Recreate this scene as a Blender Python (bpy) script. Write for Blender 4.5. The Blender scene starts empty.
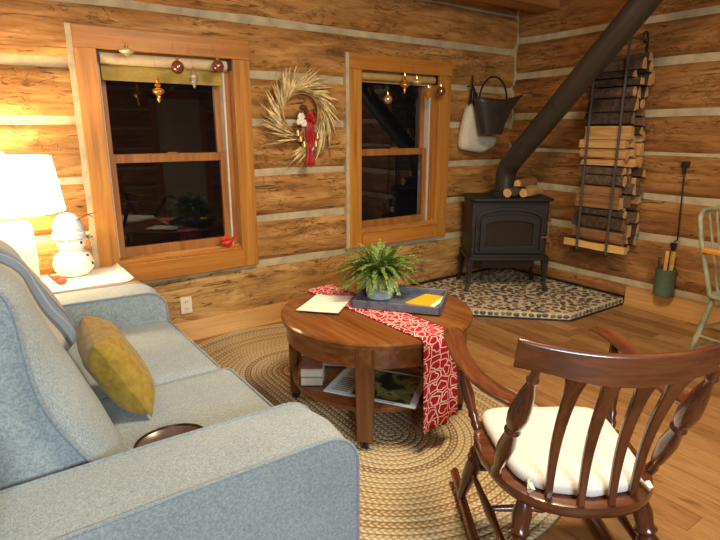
import bpy, math, random
from math import pi, sin, cos, sqrt, radians, atan2
from mathutils import Vector, Matrix, noise
random.seed(7)
SC = bpy.context.scene
COL = SC.collection
def U(a, b): return random.uniform(a, b)
def V(*a): return Vector(a)
def lerp(a, b, t): return a + (b - a) * t
def srgb(r, g, b):
    f = lambda c: (c / 255 / 12.92) if c <= 10.3 else ((c / 255 + .055) / 1.055) ** 2.4
    return (f(r), f(g), f(b), 1)

# ---------------------------------------------------------------- materials
class NT:
    def __init__(s, name):
        s.m = bpy.data.materials.new(name); s.m.use_nodes = True
        s.t = s.m.node_tree; s.b = s.t.nodes['Principled BSDF']; s.out = s.t.nodes['Material Output']
    def n(s, typ, ins=None, **kw):
        x = s.t.nodes.new('ShaderNode' + typ)
        for k, v in kw.items(): setattr(x, k, v)
        for k, v in (ins or {}).items():
            if hasattr(v, 'is_output') or isinstance(v, bpy.types.NodeSocket): s.t.links.new(v, x.inputs[k])
            else: x.inputs[k].default_value = v
        return x
    def math(s, op, a, b=0.0, c=0.0):
        return s.n('Math', {0: a, 1: b, 2: c}, operation=op).outputs[0]
    def vmath(s, op, a, b=(0, 0, 0)):
        return s.n('VectorMath', {0: a, 1: b}, operation=op).outputs[0]
    def ramp(s, fac, stops, interp='LINEAR'):
        r = s.n('ValToRGB', {0: fac}); r.color_ramp.interpolation = interp
        e = r.color_ramp.elements
        while len(e) < len(stops): e.new(.5)
        for i, (p, c) in enumerate(stops):
            e[i].position = p; e[i].color = c if len(c) == 4 else (*c, 1)
        return r.outputs[0]
    def mix(s, fac, a, b, mode='MIX'):
        x = s.n('Mix', data_type='RGBA', blend_type=mode)
        for k, v in ((0, fac), (6, a), (7, b)):
            if isinstance(v, bpy.types.NodeSocket): s.t.links.new(v, x.inputs[k])
            else: x.inputs[k].default_value = v
        return x.outputs[2]
    def noise(s, vec, scale, detail=4, rough=.55, dist=0.0):
        return s.n('TexNoise', {'Vector': vec, 'Scale': scale, 'Detail': detail, 'Roughness': rough, 'Distortion': dist}).outputs[0]
    def scaled(s, vec, sc, loc=(0, 0, 0), rot=(0, 0, 0)):
        return s.n('Mapping', {'Vector': vec, 'Scale': sc, 'Location': loc, 'Rotation': rot}).outputs[0]
    def coord(s, which): return s.n('TexCoord').outputs[which]
    def set(s, **kw):
        for k, v in kw.items():
            k = {'base': 'Base Color', 'rough': 'Roughness', 'metal': 'Metallic', 'spec': 'Specular IOR Level', 'trans': 'Transmission Weight',
                 'ior': 'IOR', 'emit': 'Emission Color', 'estr': 'Emission Strength', 'coat': 'Coat Weight', 'sheen': 'Sheen Weight', 'normal': 'Normal', 'alpha': 'Alpha'}[k]
            if isinstance(v, bpy.types.NodeSocket): s.t.links.new(v, s.b.inputs[k])
            else: s.b.inputs[k].default_value = v
        return s
    def bump(s, h, strength=.3, dist=.01):
        s.set(normal=s.n('Bump', {'Height': h, 'Strength': strength, 'Distance': dist}).outputs[0]); return s

def plain(name, c, rough=.5, metal=0.0, var=.08, scale=25, bump=0.0, **kw):
    t = NT(name); co = t.coord('Object')
    n = t.noise(co, scale, 5)
    d = tuple(max(0, x * (1 - 2.2 * var)) for x in c[:3]) + (1,); l = tuple(min(1, x * (1 + 2.2 * var)) for x in c[:3]) + (1,)
    t.set(base=t.ramp(n, [(.3, d), (.7, l)]), rough=rough, metal=metal, **kw)
    if bump: t.bump(n, bump, .004)
    return t.m

def wood(name, dark, mid, light, rough=.35, axis=1, fine=60, stretch=.06, coat=0.0, bump=.05, uv=False):
    t = NT(name); co = t.coord('UV' if uv else 'Object')
    inf = t.n('ObjectInfo').outputs['Random']
    co = t.vmath('ADD', co, t.n('CombineXYZ', {0: t.math('MULTIPLY', inf, 7.), 1: t.math('MULTIPLY', inf, 3.), 2: t.math('MULTIPLY', inf, 5.)}).outputs[0])
    sc = [1, 1, 1]; sc[axis] = stretch
    m = t.scaled(co, sc)
    a = t.noise(m, fine * .25, 5, .6, .8); b = t.noise(m, fine, 3, .6)
    h = t.math('ADD', t.math('MULTIPLY', a, .72), t.math('MULTIPLY', b, .28))
    t.set(base=t.ramp(h, [(.32, dark), (.5, mid), (.68, light)]), rough=rough, coat=coat)
    t.bump(h, bump, .003)
    return t.m

def log_mat(name, dark, mid, light, worm=.5, flecks=.6):
    t = NT(name); uv = t.coord('UV')
    a = t.noise(t.scaled(uv, (1.1, 7, 1)), 2.2, 7, .6, .7)
    b = t.noise(t.scaled(uv, (3, 30, 1)), 2.0, 4, .6)
    big = t.noise(t.scaled(uv, (.8, 1.6, 1)), 1.7, 3)
    h = t.math('ADD', t.math('MULTIPLY', a, .6), t.math('ADD', t.math('MULTIPLY', b, .15), t.math('MULTIPLY', big, .25)))
    c = t.ramp(h, [(.34, dark), (.5, mid), (.66, light)])
    # adze nicks and dark streaks
    f = t.noise(t.scaled(uv, (5.5, 21, 1)), 2.0, 4, .62, .4)
    fm = t.math('MULTIPLY', t.n('MapRange', {0: f, 1: .575, 2: .64}).outputs[0], t.n('MapRange', {0: t.noise(t.scaled(uv, (.9, 2.2, 1)), 1.9, 3), 1: .42, 2: .62}).outputs[0])
    dk = tuple(x * .28 for x in dark[:3]) + (1,)
    c = t.mix(t.math('MULTIPLY', fm, flecks), c, dk)
    # wandering insect galleries
    w = t.noise(t.scaled(uv, (2.2, 5.0, 1)), 2.2, 5, .6, 1.4)
    wl = t.n('MapRange', {0: t.math('ABSOLUTE', t.math('SUBTRACT', w, .5)), 1: .004, 2: .02, 3: 1., 4: 0.}).outputs[0]
    wm = t.math('MULTIPLY', wl, t.n('MapRange', {0: t.noise(t.scaled(uv, (1.2, 2.5, 1), (3, 8, 0)), 1.6, 3), 1: .48, 2: .6}).outputs[0])
    c = t.mix(t.math('MULTIPLY', wm, worm), c, dk)
    # long checks
    k = t.noise(t.scaled(uv, (.35, 6.5, 1), (5, 2, 0)), 1.6, 4, .5, .3)
    kl = t.n('MapRange', {0: t.math('ABSOLUTE', t.math('SUBTRACT', k, .5)), 1: .002, 2: .008, 3: 1., 4: 0.}).outputs[0]
    km = t.math('MULTIPLY', kl, t.n('MapRange', {0: big, 1: .5, 2: .56}).outputs[0])
    c = t.mix(t.math('MULTIPLY', km, .8), c, dk)
    t.set(base=c, rough=.62, spec=.3)
    hh = t.math('SUBTRACT', h, t.math('ADD', t.math('MULTIPLY', fm, .25), t.math('MULTIPLY', t.math('ADD', km, wm), .3)))
    t.bump(hh, .75, .02)
    return t.m

def fabric(name, c, c2, scale=380, bump=.35):
    t = NT(name); co = t.coord('Object')
    w1 = t.noise(t.scaled(co, (1, .35, 1)), scale, 2); w2 = t.noise(t.scaled(co, (.35, 1, .35)), scale, 2)
    w = t.math('ADD', t.math('MULTIPLY', w1, .5), t.math('MULTIPLY', w2, .5))
    big = t.noise(co, 5, 3)
    k = t.math('ADD', t.math('MULTIPLY', w, .85), t.math('MULTIPLY', big, .15))
    t.set(base=t.ramp(k, [(.38, c), (.62, c2)]), rough=.92, sheen=.15, spec=.15)
    t.bump(w, bump, .002)
    return t.m

def runner_mat():
    t = NT('red heart runner cloth'); uv = t.coord('UV')
    wob = t.n('TexNoise', {'Vector': uv, 'Scale': 9., 'Detail': 2.}).outputs[1]
    p0 = t.vmath('ADD', uv, t.vmath('MULTIPLY', t.vmath('SUBTRACT', wob, (.5, .5, .5)), (.02, .02, 0)))
    S = 17.
    vo = t.n('TexVoronoi', {'Vector': p0, 'Scale': S, 'Randomness': .62}, voronoi_dimensions='2D', feature='F1')
    loc = t.vmath('MULTIPLY', t.vmath('SUBTRACT', p0, vo.outputs['Position']), (S, S, 0))
    sep = t.n('SeparateColor', {0: vo.outputs['Color']})
    rot = t.n('VectorRotate', {'Vector': loc, 'Angle': t.math('MULTIPLY', sep.outputs[0], 6.283)}, rotation_type='Z_AXIS').outputs[0]
    q = t.n('SeparateXYZ', {0: t.vmath('MULTIPLY', rot, (1.45, 1.45, 0))})
    x = t.math('ABSOLUTE', q.outputs[0]); y = t.math('ADD', q.outputs[1], .55)
    def ln(a, b, c, d): # length of (x-a, y-b) style pairs
        u, v = t.math('SUBTRACT', a, c), t.math('SUBTRACT', b, d)
        return t.math('SQRT', t.math('ADD', t.math('MULTIPLY', u, u), t.math('MULTIPLY', v, v)))
    far = t.math('SUBTRACT', ln(x, y, .25, .75), .35355)
    hm = t.math('MULTIPLY', t.math('MAXIMUM', t.math('ADD', x, y), 0.), .5)
    near = t.math('MULTIPLY', t.math('MINIMUM', ln(x, y, 0., 1.), ln(x, y, hm, hm)), t.math('SIGN', t.math('SUBTRACT', x, y)))
    sel = t.math('GREATER_THAN', t.math('ADD', x, y), 1.)
    sd = t.math('ADD', t.math('MULTIPLY', sel, far), t.math('MULTIPLY', t.math('SUBTRACT', 1., sel), near))
    line = t.math('LESS_THAN', t.math('ABSOLUTE', sd), .055)
    ed = t.n('TexVoronoi', {'Vector': p0, 'Scale': S, 'Randomness': .62}, voronoi_dimensions='2D', feature='DISTANCE_TO_EDGE')
    net = t.math('MULTIPLY', t.math('LESS_THAN', ed.outputs[0], .035), t.math('GREATER_THAN', sd, .12))
    m = t.math('MAXIMUM', line, net)
    fine = t.noise(uv, 300, 2)
    red = t.ramp(fine, [(.3, srgb(150, 14, 26)), (.7, srgb(186, 26, 38))])
    t.set(base=t.mix(m, red, srgb(236, 214, 206)), rough=.85, spec=.2)
    return t.m

def rug_mat(L, R):
    t = NT('braided wool rug'); co = t.coord('Object')
    s = t.n('SeparateXYZ', {0: co}); x, y = s.outputs[0], s.outputs[1]
    yc = t.math('SUBTRACT', y, t.math('MAXIMUM', t.math('MINIMUM', y, L / 2), -L / 2))
    d = t.math('SQRT', t.math('ADD', t.math('MULTIPLY', x, x), t.math('MULTIPLY', yc, yc)))
    N = 26.
    rn = t.math('MULTIPLY', d, N / R)
    ring = t.math('FLOOR', rn); fr = t.math('FRACT', rn)
    th = t.math('ARCTAN2', x, yc)
    # arc length coordinate along a ring
    arc = t.math('ADD', t.math('MULTIPLY', th, t.math('MULTIPLY', t.math('ADD', ring, .5), R / N)), t.math('MULTIPLY', t.math('SUBTRACT', yc, y), t.math('SIGN', x)))
    wn = t.n('TexWhiteNoise', {'W': ring}, noise_dimensions='1D')
    ph = t.math('ADD', t.math('MULTIPLY', arc, 1 / .028), t.math('MULTIPLY', wn.outputs[0], 5.))
    # three-strand braid: slanted lobes alternating on either side of the ring's centre
    sl = t.math('ADD', ph, t.math('MULTIPLY', t.math('ABSOLUTE', t.math('SUBTRACT', fr, .5)), .9))
    half = t.math('MULTIPLY', t.math('GREATER_THAN', fr, .5), .5)
    lobe = t.math('ABSOLUTE', t.math('SINE', t.math('MULTIPLY', t.math('ADD', sl, half), pi)))
    edge = t.math('MULTIPLY', t.math('SINE', t.math('MULTIPLY', fr, pi)), 1.)
    hgt = t.math('MULTIPLY', t.math('POWER', edge, .5), t.math('ADD', .45, t.math('MULTIPLY', lobe, .55)))
    rr = t.math('DIVIDE', t.math('ADD', ring, .5), N)
    tan, och, brn, cre, gld = srgb(184, 163, 124), srgb(162, 128, 80), srgb(138, 112, 82), srgb(196, 182, 148), srgb(180, 154, 108)
    band = t.ramp(rr, [(0, tan), (.12, och), (.16, tan), (.345, brn), (.385, tan), (.50, gld), (.655, och), (.69, tan), (.73, och), (.77, tan), (.885, och), (.923, cre)], 'CONSTANT')
    n = t.noise(co, 120, 2)
    dash = t.math('MULTIPLY', t.n('MapRange', {0: lobe, 1: .55, 2: .85}).outputs[0], t.n('MapRange', {0: t.math('ABSOLUTE', t.math('SUBTRACT', t.math('ABSOLUTE', t.math('SUBTRACT', fr, .5)), .22)), 1: .2, 2: .1}).outputs[0])
    c = t.mix(t.math('MULTIPLY', dash, .62), band, srgb(224, 213, 184))
    c = t.mix(t.math('MULTIPLY', n, .25), c, srgb(150, 116, 70))
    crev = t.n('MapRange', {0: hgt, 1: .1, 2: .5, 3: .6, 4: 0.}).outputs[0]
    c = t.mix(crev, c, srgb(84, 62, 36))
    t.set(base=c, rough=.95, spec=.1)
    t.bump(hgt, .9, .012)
    return t.m

def floor_mat():
    t = NT('laminate oak planks'); co = t.coord('Object')
    sw = t.n('SeparateXYZ', {0: co})
    uv = t.n('CombineXYZ', {0: sw.outputs[1], 1: sw.outputs[0], 2: 0.}).outputs[0]
    W = .125; LEN = 1.22
    row = t.math('FLOOR', t.math('DIVIDE', sw.outputs[0], W))
    off = t.n('TexWhiteNoise', {'W': row}, noise_dimensions='1D').outputs[0]
    u = t.math('ADD', t.math('DIVIDE', sw.outputs[1], LEN), off)
    pl = t.math('FLOOR', u)
    pr = t.n('TexWhiteNoise', {'Vector': t.n('CombineXYZ', {0: row, 1: pl, 2: 0.}).outputs[0]}, noise_dimensions='3D').outputs[0]
    shift = t.n('CombineXYZ', {0: t.math('MULTIPLY', pr, 37.), 1: t.math('MULTIPLY', pr, 11.), 2: 0.}).outputs[0]
    v = t.vmath('ADD', uv, shift)
    g = t.noise(t.scaled(v, (1.3, 13, 1)), 2.2, 6, .62, 1.1)
    g2 = t.noise(t.scaled(v, (4, 70, 1)), 2.0, 3, .6)
    kn = t.noise(t.scaled(v, (2.2, 8, 1)), 1.6, 3, .5, 2.)
    h = t.math('ADD', t.math('MULTIPLY', g, .55), t.math('ADD', t.math('MULTIPLY', g2, .2), t.math('MULTIPLY', pr, .25)))
    c = t.ramp(h, [(.28, srgb(108, 72, 40)), (.47, srgb(150, 108, 64)), (.7, srgb(180, 138, 88))])
    c = t.mix(t.n('MapRange', {0: kn, 1: .62, 2: .72, 3: 0., 4: .55}).outputs[0], c, srgb(82, 46, 24))
    ex = t.math('ABSOLUTE', t.math('SUBTRACT', t.math('FRACT', t.math('DIVIDE', sw.outputs[0], W)), .5))
    ey = t.math('ABSOLUTE', t.math('SUBTRACT', t.math('FRACT', u), .5))
    seam = t.math('MAXIMUM', t.math('GREATER_THAN', ex, .488), t.math('GREATER_THAN', ey, .4985))
    c = t.mix(t.math('MULTIPLY', seam, .5), c, srgb(66, 40, 22))
    t.set(base=c, rough=t.n('MapRange', {0: g, 3: .3, 4: .48}).outputs[0], spec=.4)
    t.bump(t.math('SUBTRACT', t.math('MULTIPLY', g2, .3), seam), .15, .002)
    return t.m

def pebble_mat():
    t = NT('river pebble')
    r = t.n('NewGeometry').outputs['Random Per Island']; co = t.coord('Object')
    n = t.noise(co, 70, 4)
    k = t.math('ADD', t.math('MULTIPLY', r, .8), t.math('MULTIPLY', n, .2))
    t.set(base=t.ramp(k, [(0, srgb(58, 46, 38)), (.22, srgb(100, 80, 58)), (.4, srgb(70, 68, 62)), (.58, srgb(134, 112, 80)), (.75, srgb(94, 70, 50)), (.92, srgb(158, 142, 114))]), rough=.4)
    return t.m

def end_grain(name, c1, c2, sc=1.0):
    t = NT(name); co = t.coord('Object')
    w = t.noise(co, 26 * sc, 5, .6, .5)
    r = t.n('NewGeometry').outputs['Random Per Island']
    t.set(base=t.ramp(w, [(.3, c1), (.7, c2)]), rough=.8)
    t.bump(w, .4, .004)
    return t.m

def magazine_mat():
    t = NT('magazine cover print'); uv = t.coord('UV')
    n = t.noise(t.scaled(uv, (1, .75, 1), (2.3, .7, 0)), 3.6, 3, .45, .6)
    pic = t.ramp(n, [(0, srgb(30, 38, 40)), (.47, srgb(34, 44, 46)), (.5, srgb(110, 112, 62)), (.6, srgb(146, 142, 84)), (.66, srgb(48, 56, 50))], 'CONSTANT')
    s = t.n('SeparateXYZ', {0: uv}); x, y = s.outputs[0], s.outputs[1]
    def band(v, a, b): return t.math('MULTIPLY', t.math('GREATER_THAN', v, a), t.math('LESS_THAN', v, b))
    inpic = t.math('MULTIPLY', band(x, .30, .93), band(y, .06, .95))
    lines = t.math('MULTIPLY', t.math('MULTIPLY', band(x, .07, .25), band(y, .08, .56)), t.math('GREATER_THAN', t.math('FRACT', t.math('MULTIPLY', y, 17.)), .55))
    small = t.math('MULTIPLY', band(x, .08, .26), band(y, .62, .92))
    c = t.mix(lines, srgb(206, 212, 220), srgb(70, 82, 100))
    c = t.mix(small, c, srgb(150, 164, 170))
    c = t.mix(inpic, c, pic)
    t.set(base=c, rough=.35)
    return t.m

def throw_mat():
    t = NT('grey throw with blue stripe'); uv = t.coord('UV')
    y = t.n('SeparateXYZ', {0: uv}).outputs[0]
    grey, blue, dk, lt = srgb(176, 172, 162), srgb(92, 128, 168), srgb(48, 62, 92), srgb(150, 172, 194)
    c = t.ramp(y, [(0, grey), (.10, dk), (.14, blue), (.26, lt), (.30, blue), (.40, dk), (.44, blue), (.52, lt), (.56, grey)], 'CONSTANT')
    n = t.noise(t.scaled(uv, (30, 400, 1)), 1.5, 3)
    c = t.mix(t.math('MULTIPLY', n, .35), c, srgb(196, 192, 184))
    t.set(base=c, rough=.95, sheen=.2, spec=.1); t.bump(n, .5, .004)
    return t.m

M = {}
LD, LM, LL = srgb(114, 74, 37), srgb(172, 121, 63), srgb(210, 164, 100)
M['log'] = log_mat('hewn log', LD, LM, LL, .35, .75)
M['logr'] = log_mat('hewn log, worm-tracked', srgb(122, 84, 46), srgb(176, 132, 74), srgb(208, 170, 108), 1., .8)
M['logd'] = log_mat('hewn log, browner', srgb(100, 63, 32), srgb(150, 102, 54), srgb(184, 138, 80), .3, .7)
M['chink'] = plain('chinking mortar', srgb(184, 170, 136), .85, var=.10, scale=9, bump=.5)
M['casing'] = wood('varnished pine casing', srgb(148, 94, 36), srgb(182, 122, 50), srgb(204, 146, 66), .4, axis=2, stretch=.05)
M['casingh'] = wood('varnished pine casing, level', srgb(148, 92, 34), srgb(178, 116, 46), srgb(198, 138, 60), .4, axis=0, stretch=.05)
M['sash'] = wood('varnished pine sash', srgb(128, 78, 34), srgb(160, 104, 50), srgb(182, 126, 66), .38, axis=2)
M['pine'] = wood('pale pine baseboard', srgb(178, 130, 74), srgb(206, 160, 98), srgb(222, 180, 118), .45, axis=0)
M['piney'] = wood('pale pine baseboard, side', srgb(172, 122, 66), srgb(202, 152, 88), srgb(218, 172, 110), .45, axis=1)
M['beam'] = wood('ceiling beam', srgb(128, 84, 40), srgb(168, 114, 58), srgb(190, 136, 76), .6, axis=0)
M['ceil'] = wood('ceiling boards', srgb(170, 124, 76), srgb(196, 152, 98), srgb(210, 170, 116), .6, axis=0)
M['vinyl'] = plain('off-white vinyl liner', srgb(206, 200, 188), .5, var=.03)
M['floor'] = floor_mat()
M['pebble'] = pebble_mat()
M['grout'] = plain('cream grout', srgb(206, 192, 164), .85, var=.08, scale=40)
M['iron'] = plain('black cast iron', srgb(35, 30, 26), .5, var=.12, scale=60, bump=.08, spec=.4)
M['ironl'] = plain('charcoal stove pipe', srgb(54, 47, 40), .42, var=.08, scale=8, spec=.45)
M['black'] = plain('black painted metal', srgb(24, 22, 22), .4)
M['steel'] = plain('dark rod steel', srgb(44, 42, 42), .35, .6)
M['rod'] = plain('gunmetal tube', srgb(88, 84, 82), .3, .3)
M['cherry'] = wood('cherry table wood', srgb(88, 48, 20), srgb(118, 69, 31), srgb(142, 90, 46), .26, axis=1, stretch=.05, coat=.3, bump=.02)
M['cherryd'] = wood('dark cherry table wood', srgb(76, 42, 20), srgb(104, 60, 29), srgb(126, 78, 40), .3, axis=2, stretch=.06, coat=.2, bump=.02)
M['walnut'] = wood('dark glossy chair wood', srgb(50, 24, 14), srgb(78, 40, 22), srgb(104, 58, 32), .24, axis=2, stretch=.1, coat=.5, bump=.02)
M['walnutx'] = wood('dark glossy chair wood, across', srgb(56, 28, 16), srgb(86, 46, 26), srgb(116, 68, 40), .26, axis=0, stretch=.08, coat=.45, bump=.02)
M['walnuty'] = wood('dark glossy chair wood, along', srgb(66, 32, 17), srgb(98, 54, 30), srgb(132, 80, 46), .24, axis=1, stretch=.08, coat=.5, bump=.02)
M['oaktop'] = wood('oak side table', srgb(150, 98, 50), srgb(180, 126, 70), srgb(198, 146, 88), .35, axis=0)
M['sofa'] = fabric('blue-grey sofa weave', srgb(116, 129, 135), srgb(162, 172, 174))
M['welt'] = fabric('blue-grey welt', srgb(108, 122, 130), srgb(146, 157, 162))
M['mustard'] = fabric('mustard velvet', srgb(128, 104, 38), srgb(156, 128, 54), 60, .12)
M['linen'] = fabric('white cotton', srgb(202, 198, 192), srgb(222, 218, 212), 300, .2)
M['cream'] = fabric('cream cotton runner', srgb(224, 218, 206), srgb(244, 240, 230), 260, .3)
M['canvas'] = fabric('natural canvas', srgb(196, 186, 162), srgb(220, 212, 190), 200, .3)
M['throw'] = throw_mat()
M['hearts'] = runner_mat()
M['paper'] = plain('white paper', srgb(238, 232, 218), .7, var=.01)
M['pblue'] = plain('pale blue paper', srgb(160, 184, 206), .4, var=.03)
M['mag'] = magazine_mat()
M['yellow'] = plain('yellow card', srgb(226, 172, 22), .5, var=.03)
M['slate'] = plain('blue-grey tray', srgb(92, 98, 108), .45, var=.12, scale=30)
M['pot'] = plain('marbled pale blue ceramic', srgb(190, 200, 200), .3, var=.1, scale=14)
M['soil'] = plain('potting soil', srgb(50, 36, 26), .95, var=.2, scale=60, bump=.5)
M['leaf'] = None
t = NT('fern leaf'); r_ = t.n('NewGeometry').outputs['Random Per Island']
t.set(base=t.ramp(r_, [(0, srgb(50, 88, 28)), (.4, srgb(84, 122, 42)), (.75, srgb(124, 150, 60)), (1, srgb(164, 172, 90))]), rough=.5, trans=0.0); M['leaf'] = t.m
M['stem'] = plain('fern stem', srgb(92, 104, 44), .6)
M['acrylic'] = NT('clear acrylic').set(base=(.97, .98, .98, 1), rough=.02, trans=1., ior=1.06).m
M['cubefill'] = plain('white wax', srgb(222, 218, 206), .6, var=.04)
M['cubetop'] = plain('dusky rose lid', srgb(122, 76, 66), .6, var=.1)
M['glass'] = NT('window glass').set(base=(1, 1, 1, 1), rough=.005, trans=1., ior=1.52).m
M['sglass'] = NT('smoked stove glass').set(base=(.02, .018, .016, 1), rough=.12, spec=.5).m
M['night'] = plain('night outside', (.004, .005, .009, 1), .9)
M['shadecloth'] = plain('olive blind cloth', srgb(168, 142, 66), .8, var=.05, scale=60)
M['roll'] = plain('cream blind roll', srgb(206, 184, 144), .7, var=.04)
M['tan'] = plain('tan blind cloth', srgb(182, 148, 84), .8, var=.05)
def metalball(n, c, rough=.12): return plain(n, c, rough, .75, var=.1, scale=30)
M['gold'] = metalball('gold ornament', srgb(236, 176, 84), .2)
M['pearl'] = plain('pearl ornament', srgb(226, 216, 160), .2, .5, var=.05)
M['brown'] = metalball('copper brown ornament', srgb(166, 116, 96), .16)
M['rosegold'] = metalball('rose gold ornament', srgb(240, 190, 146), .22)
M['silver'] = metalball('silver gold ornament', srgb(240, 222, 190), .18)
M['thread'] = plain('clear thread', srgb(150, 130, 100), .5)
M['wheat'] = plain('dried wheat', srgb(220, 194, 138), .8, var=.2, scale=18)
M['wheatd'] = plain('dried grass stem', srgb(170, 132, 74), .8, var=.2, scale=18)
M['redrib'] = plain('red ribbon', srgb(170, 30, 34), .6, var=.15, scale=20)
M['plaid'] = plain('mottled plaid ribbon', srgb(150, 116, 84), .8, var=.35, scale=70)
M['white'] = plain('white petal', srgb(232, 222, 204), .7, var=.06)
M['cone'] = plain('brown pinecone', srgb(84, 52, 30), .8, var=.2)
M['bell'] = metalball('brass bell', srgb(200, 164, 100), .4)
M['hod'] = plain('black enamel', srgb(50, 46, 42), .42, var=.1, scale=12, spec=.4)
M['bark'] = plain('grey-brown bark', srgb(92, 72, 54), .9, var=.28, scale=34, bump=1.)
M['barkd'] = plain('dark bark', srgb(66, 50, 38), .9, var=.3, scale=30, bump=1.)
M['split'] = wood('split pale wood', srgb(150, 104, 54), srgb(192, 146, 86), srgb(216, 174, 112), .8, axis=1, fine=80, stretch=.08, bump=.6)
M['splitr'] = wood('split russet wood', srgb(98, 64, 38), srgb(138, 94, 56), srgb(166, 120, 76), .8, axis=1, fine=80, stretch=.08, bump=.6)
M['plank'] = wood('pale yellow split wood', srgb(190, 140, 66), srgb(214, 168, 90), srgb(228, 186, 112), .7, axis=1, fine=60, stretch=.08, bump=.4)
M['endw'] = end_grain('cut log end', srgb(186, 136, 76), srgb(222, 178, 116))
M['endd'] = end_grain('weathered log end', srgb(112, 76, 44), srgb(160, 116, 72))
M['copper'] = plain('copper-toned wood handle', srgb(124, 72, 40), .45)
M['brass'] = metalball('polished spring handle', srgb(196, 164, 120), .3)
M['green'] = plain('sage green enamel', srgb(84, 104, 76), .5, var=.06)
M['sage'] = plain('worn sage paint', srgb(140, 140, 106), .55, var=.16, scale=14)
M['armw'] = wood('honey chair arm', srgb(176, 104, 40), srgb(206, 132, 56), srgb(222, 154, 76), .35, axis=1)
M['outlet'] = plain('ivory plastic', srgb(226, 216, 190), .4, var=.02)
M['slot'] = plain('dark slot', srgb(40, 36, 32), .6)
M['ceramic'] = plain('white textured ceramic', srgb(226, 220, 210), .35, var=.04, scale=40, bump=.6)
M['snow'] = plain('white knobbly snowman', srgb(238, 232, 222), .8, var=.04, scale=60, bump=.8)
M['knit'] = plain('white and blue knit', srgb(206, 212, 220), .9, var=.16, scale=50, bump=.8)
M['greenery'] = plain('grey-green sprig', srgb(104, 104, 74), .8, var=.2)
M['coal'] = plain('dark button', srgb(44, 34, 28), .5)
M['clay'] = plain('terracotta figurine', srgb(176, 92, 58), .6, var=.1)
M['cardinal'] = plain('red cardinal', srgb(206, 30, 28), .4, var=.06)
t = NT('lit lampshade'); t.set(base=srgb(250, 240, 220), rough=.8, emit=(1., .86, .62, 1), estr=5.5); M['shade'] = t.m
M['dish'] = plain('dark brown lacquer', srgb(48, 34, 28), .2, var=.15)
M['dishin'] = plain('smoky glaze', srgb(88, 76, 70), .25, var=.2, scale=12)
M['ash'] = plain('pale ash wood', srgb(196, 184, 164), .8, var=.12)

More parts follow.
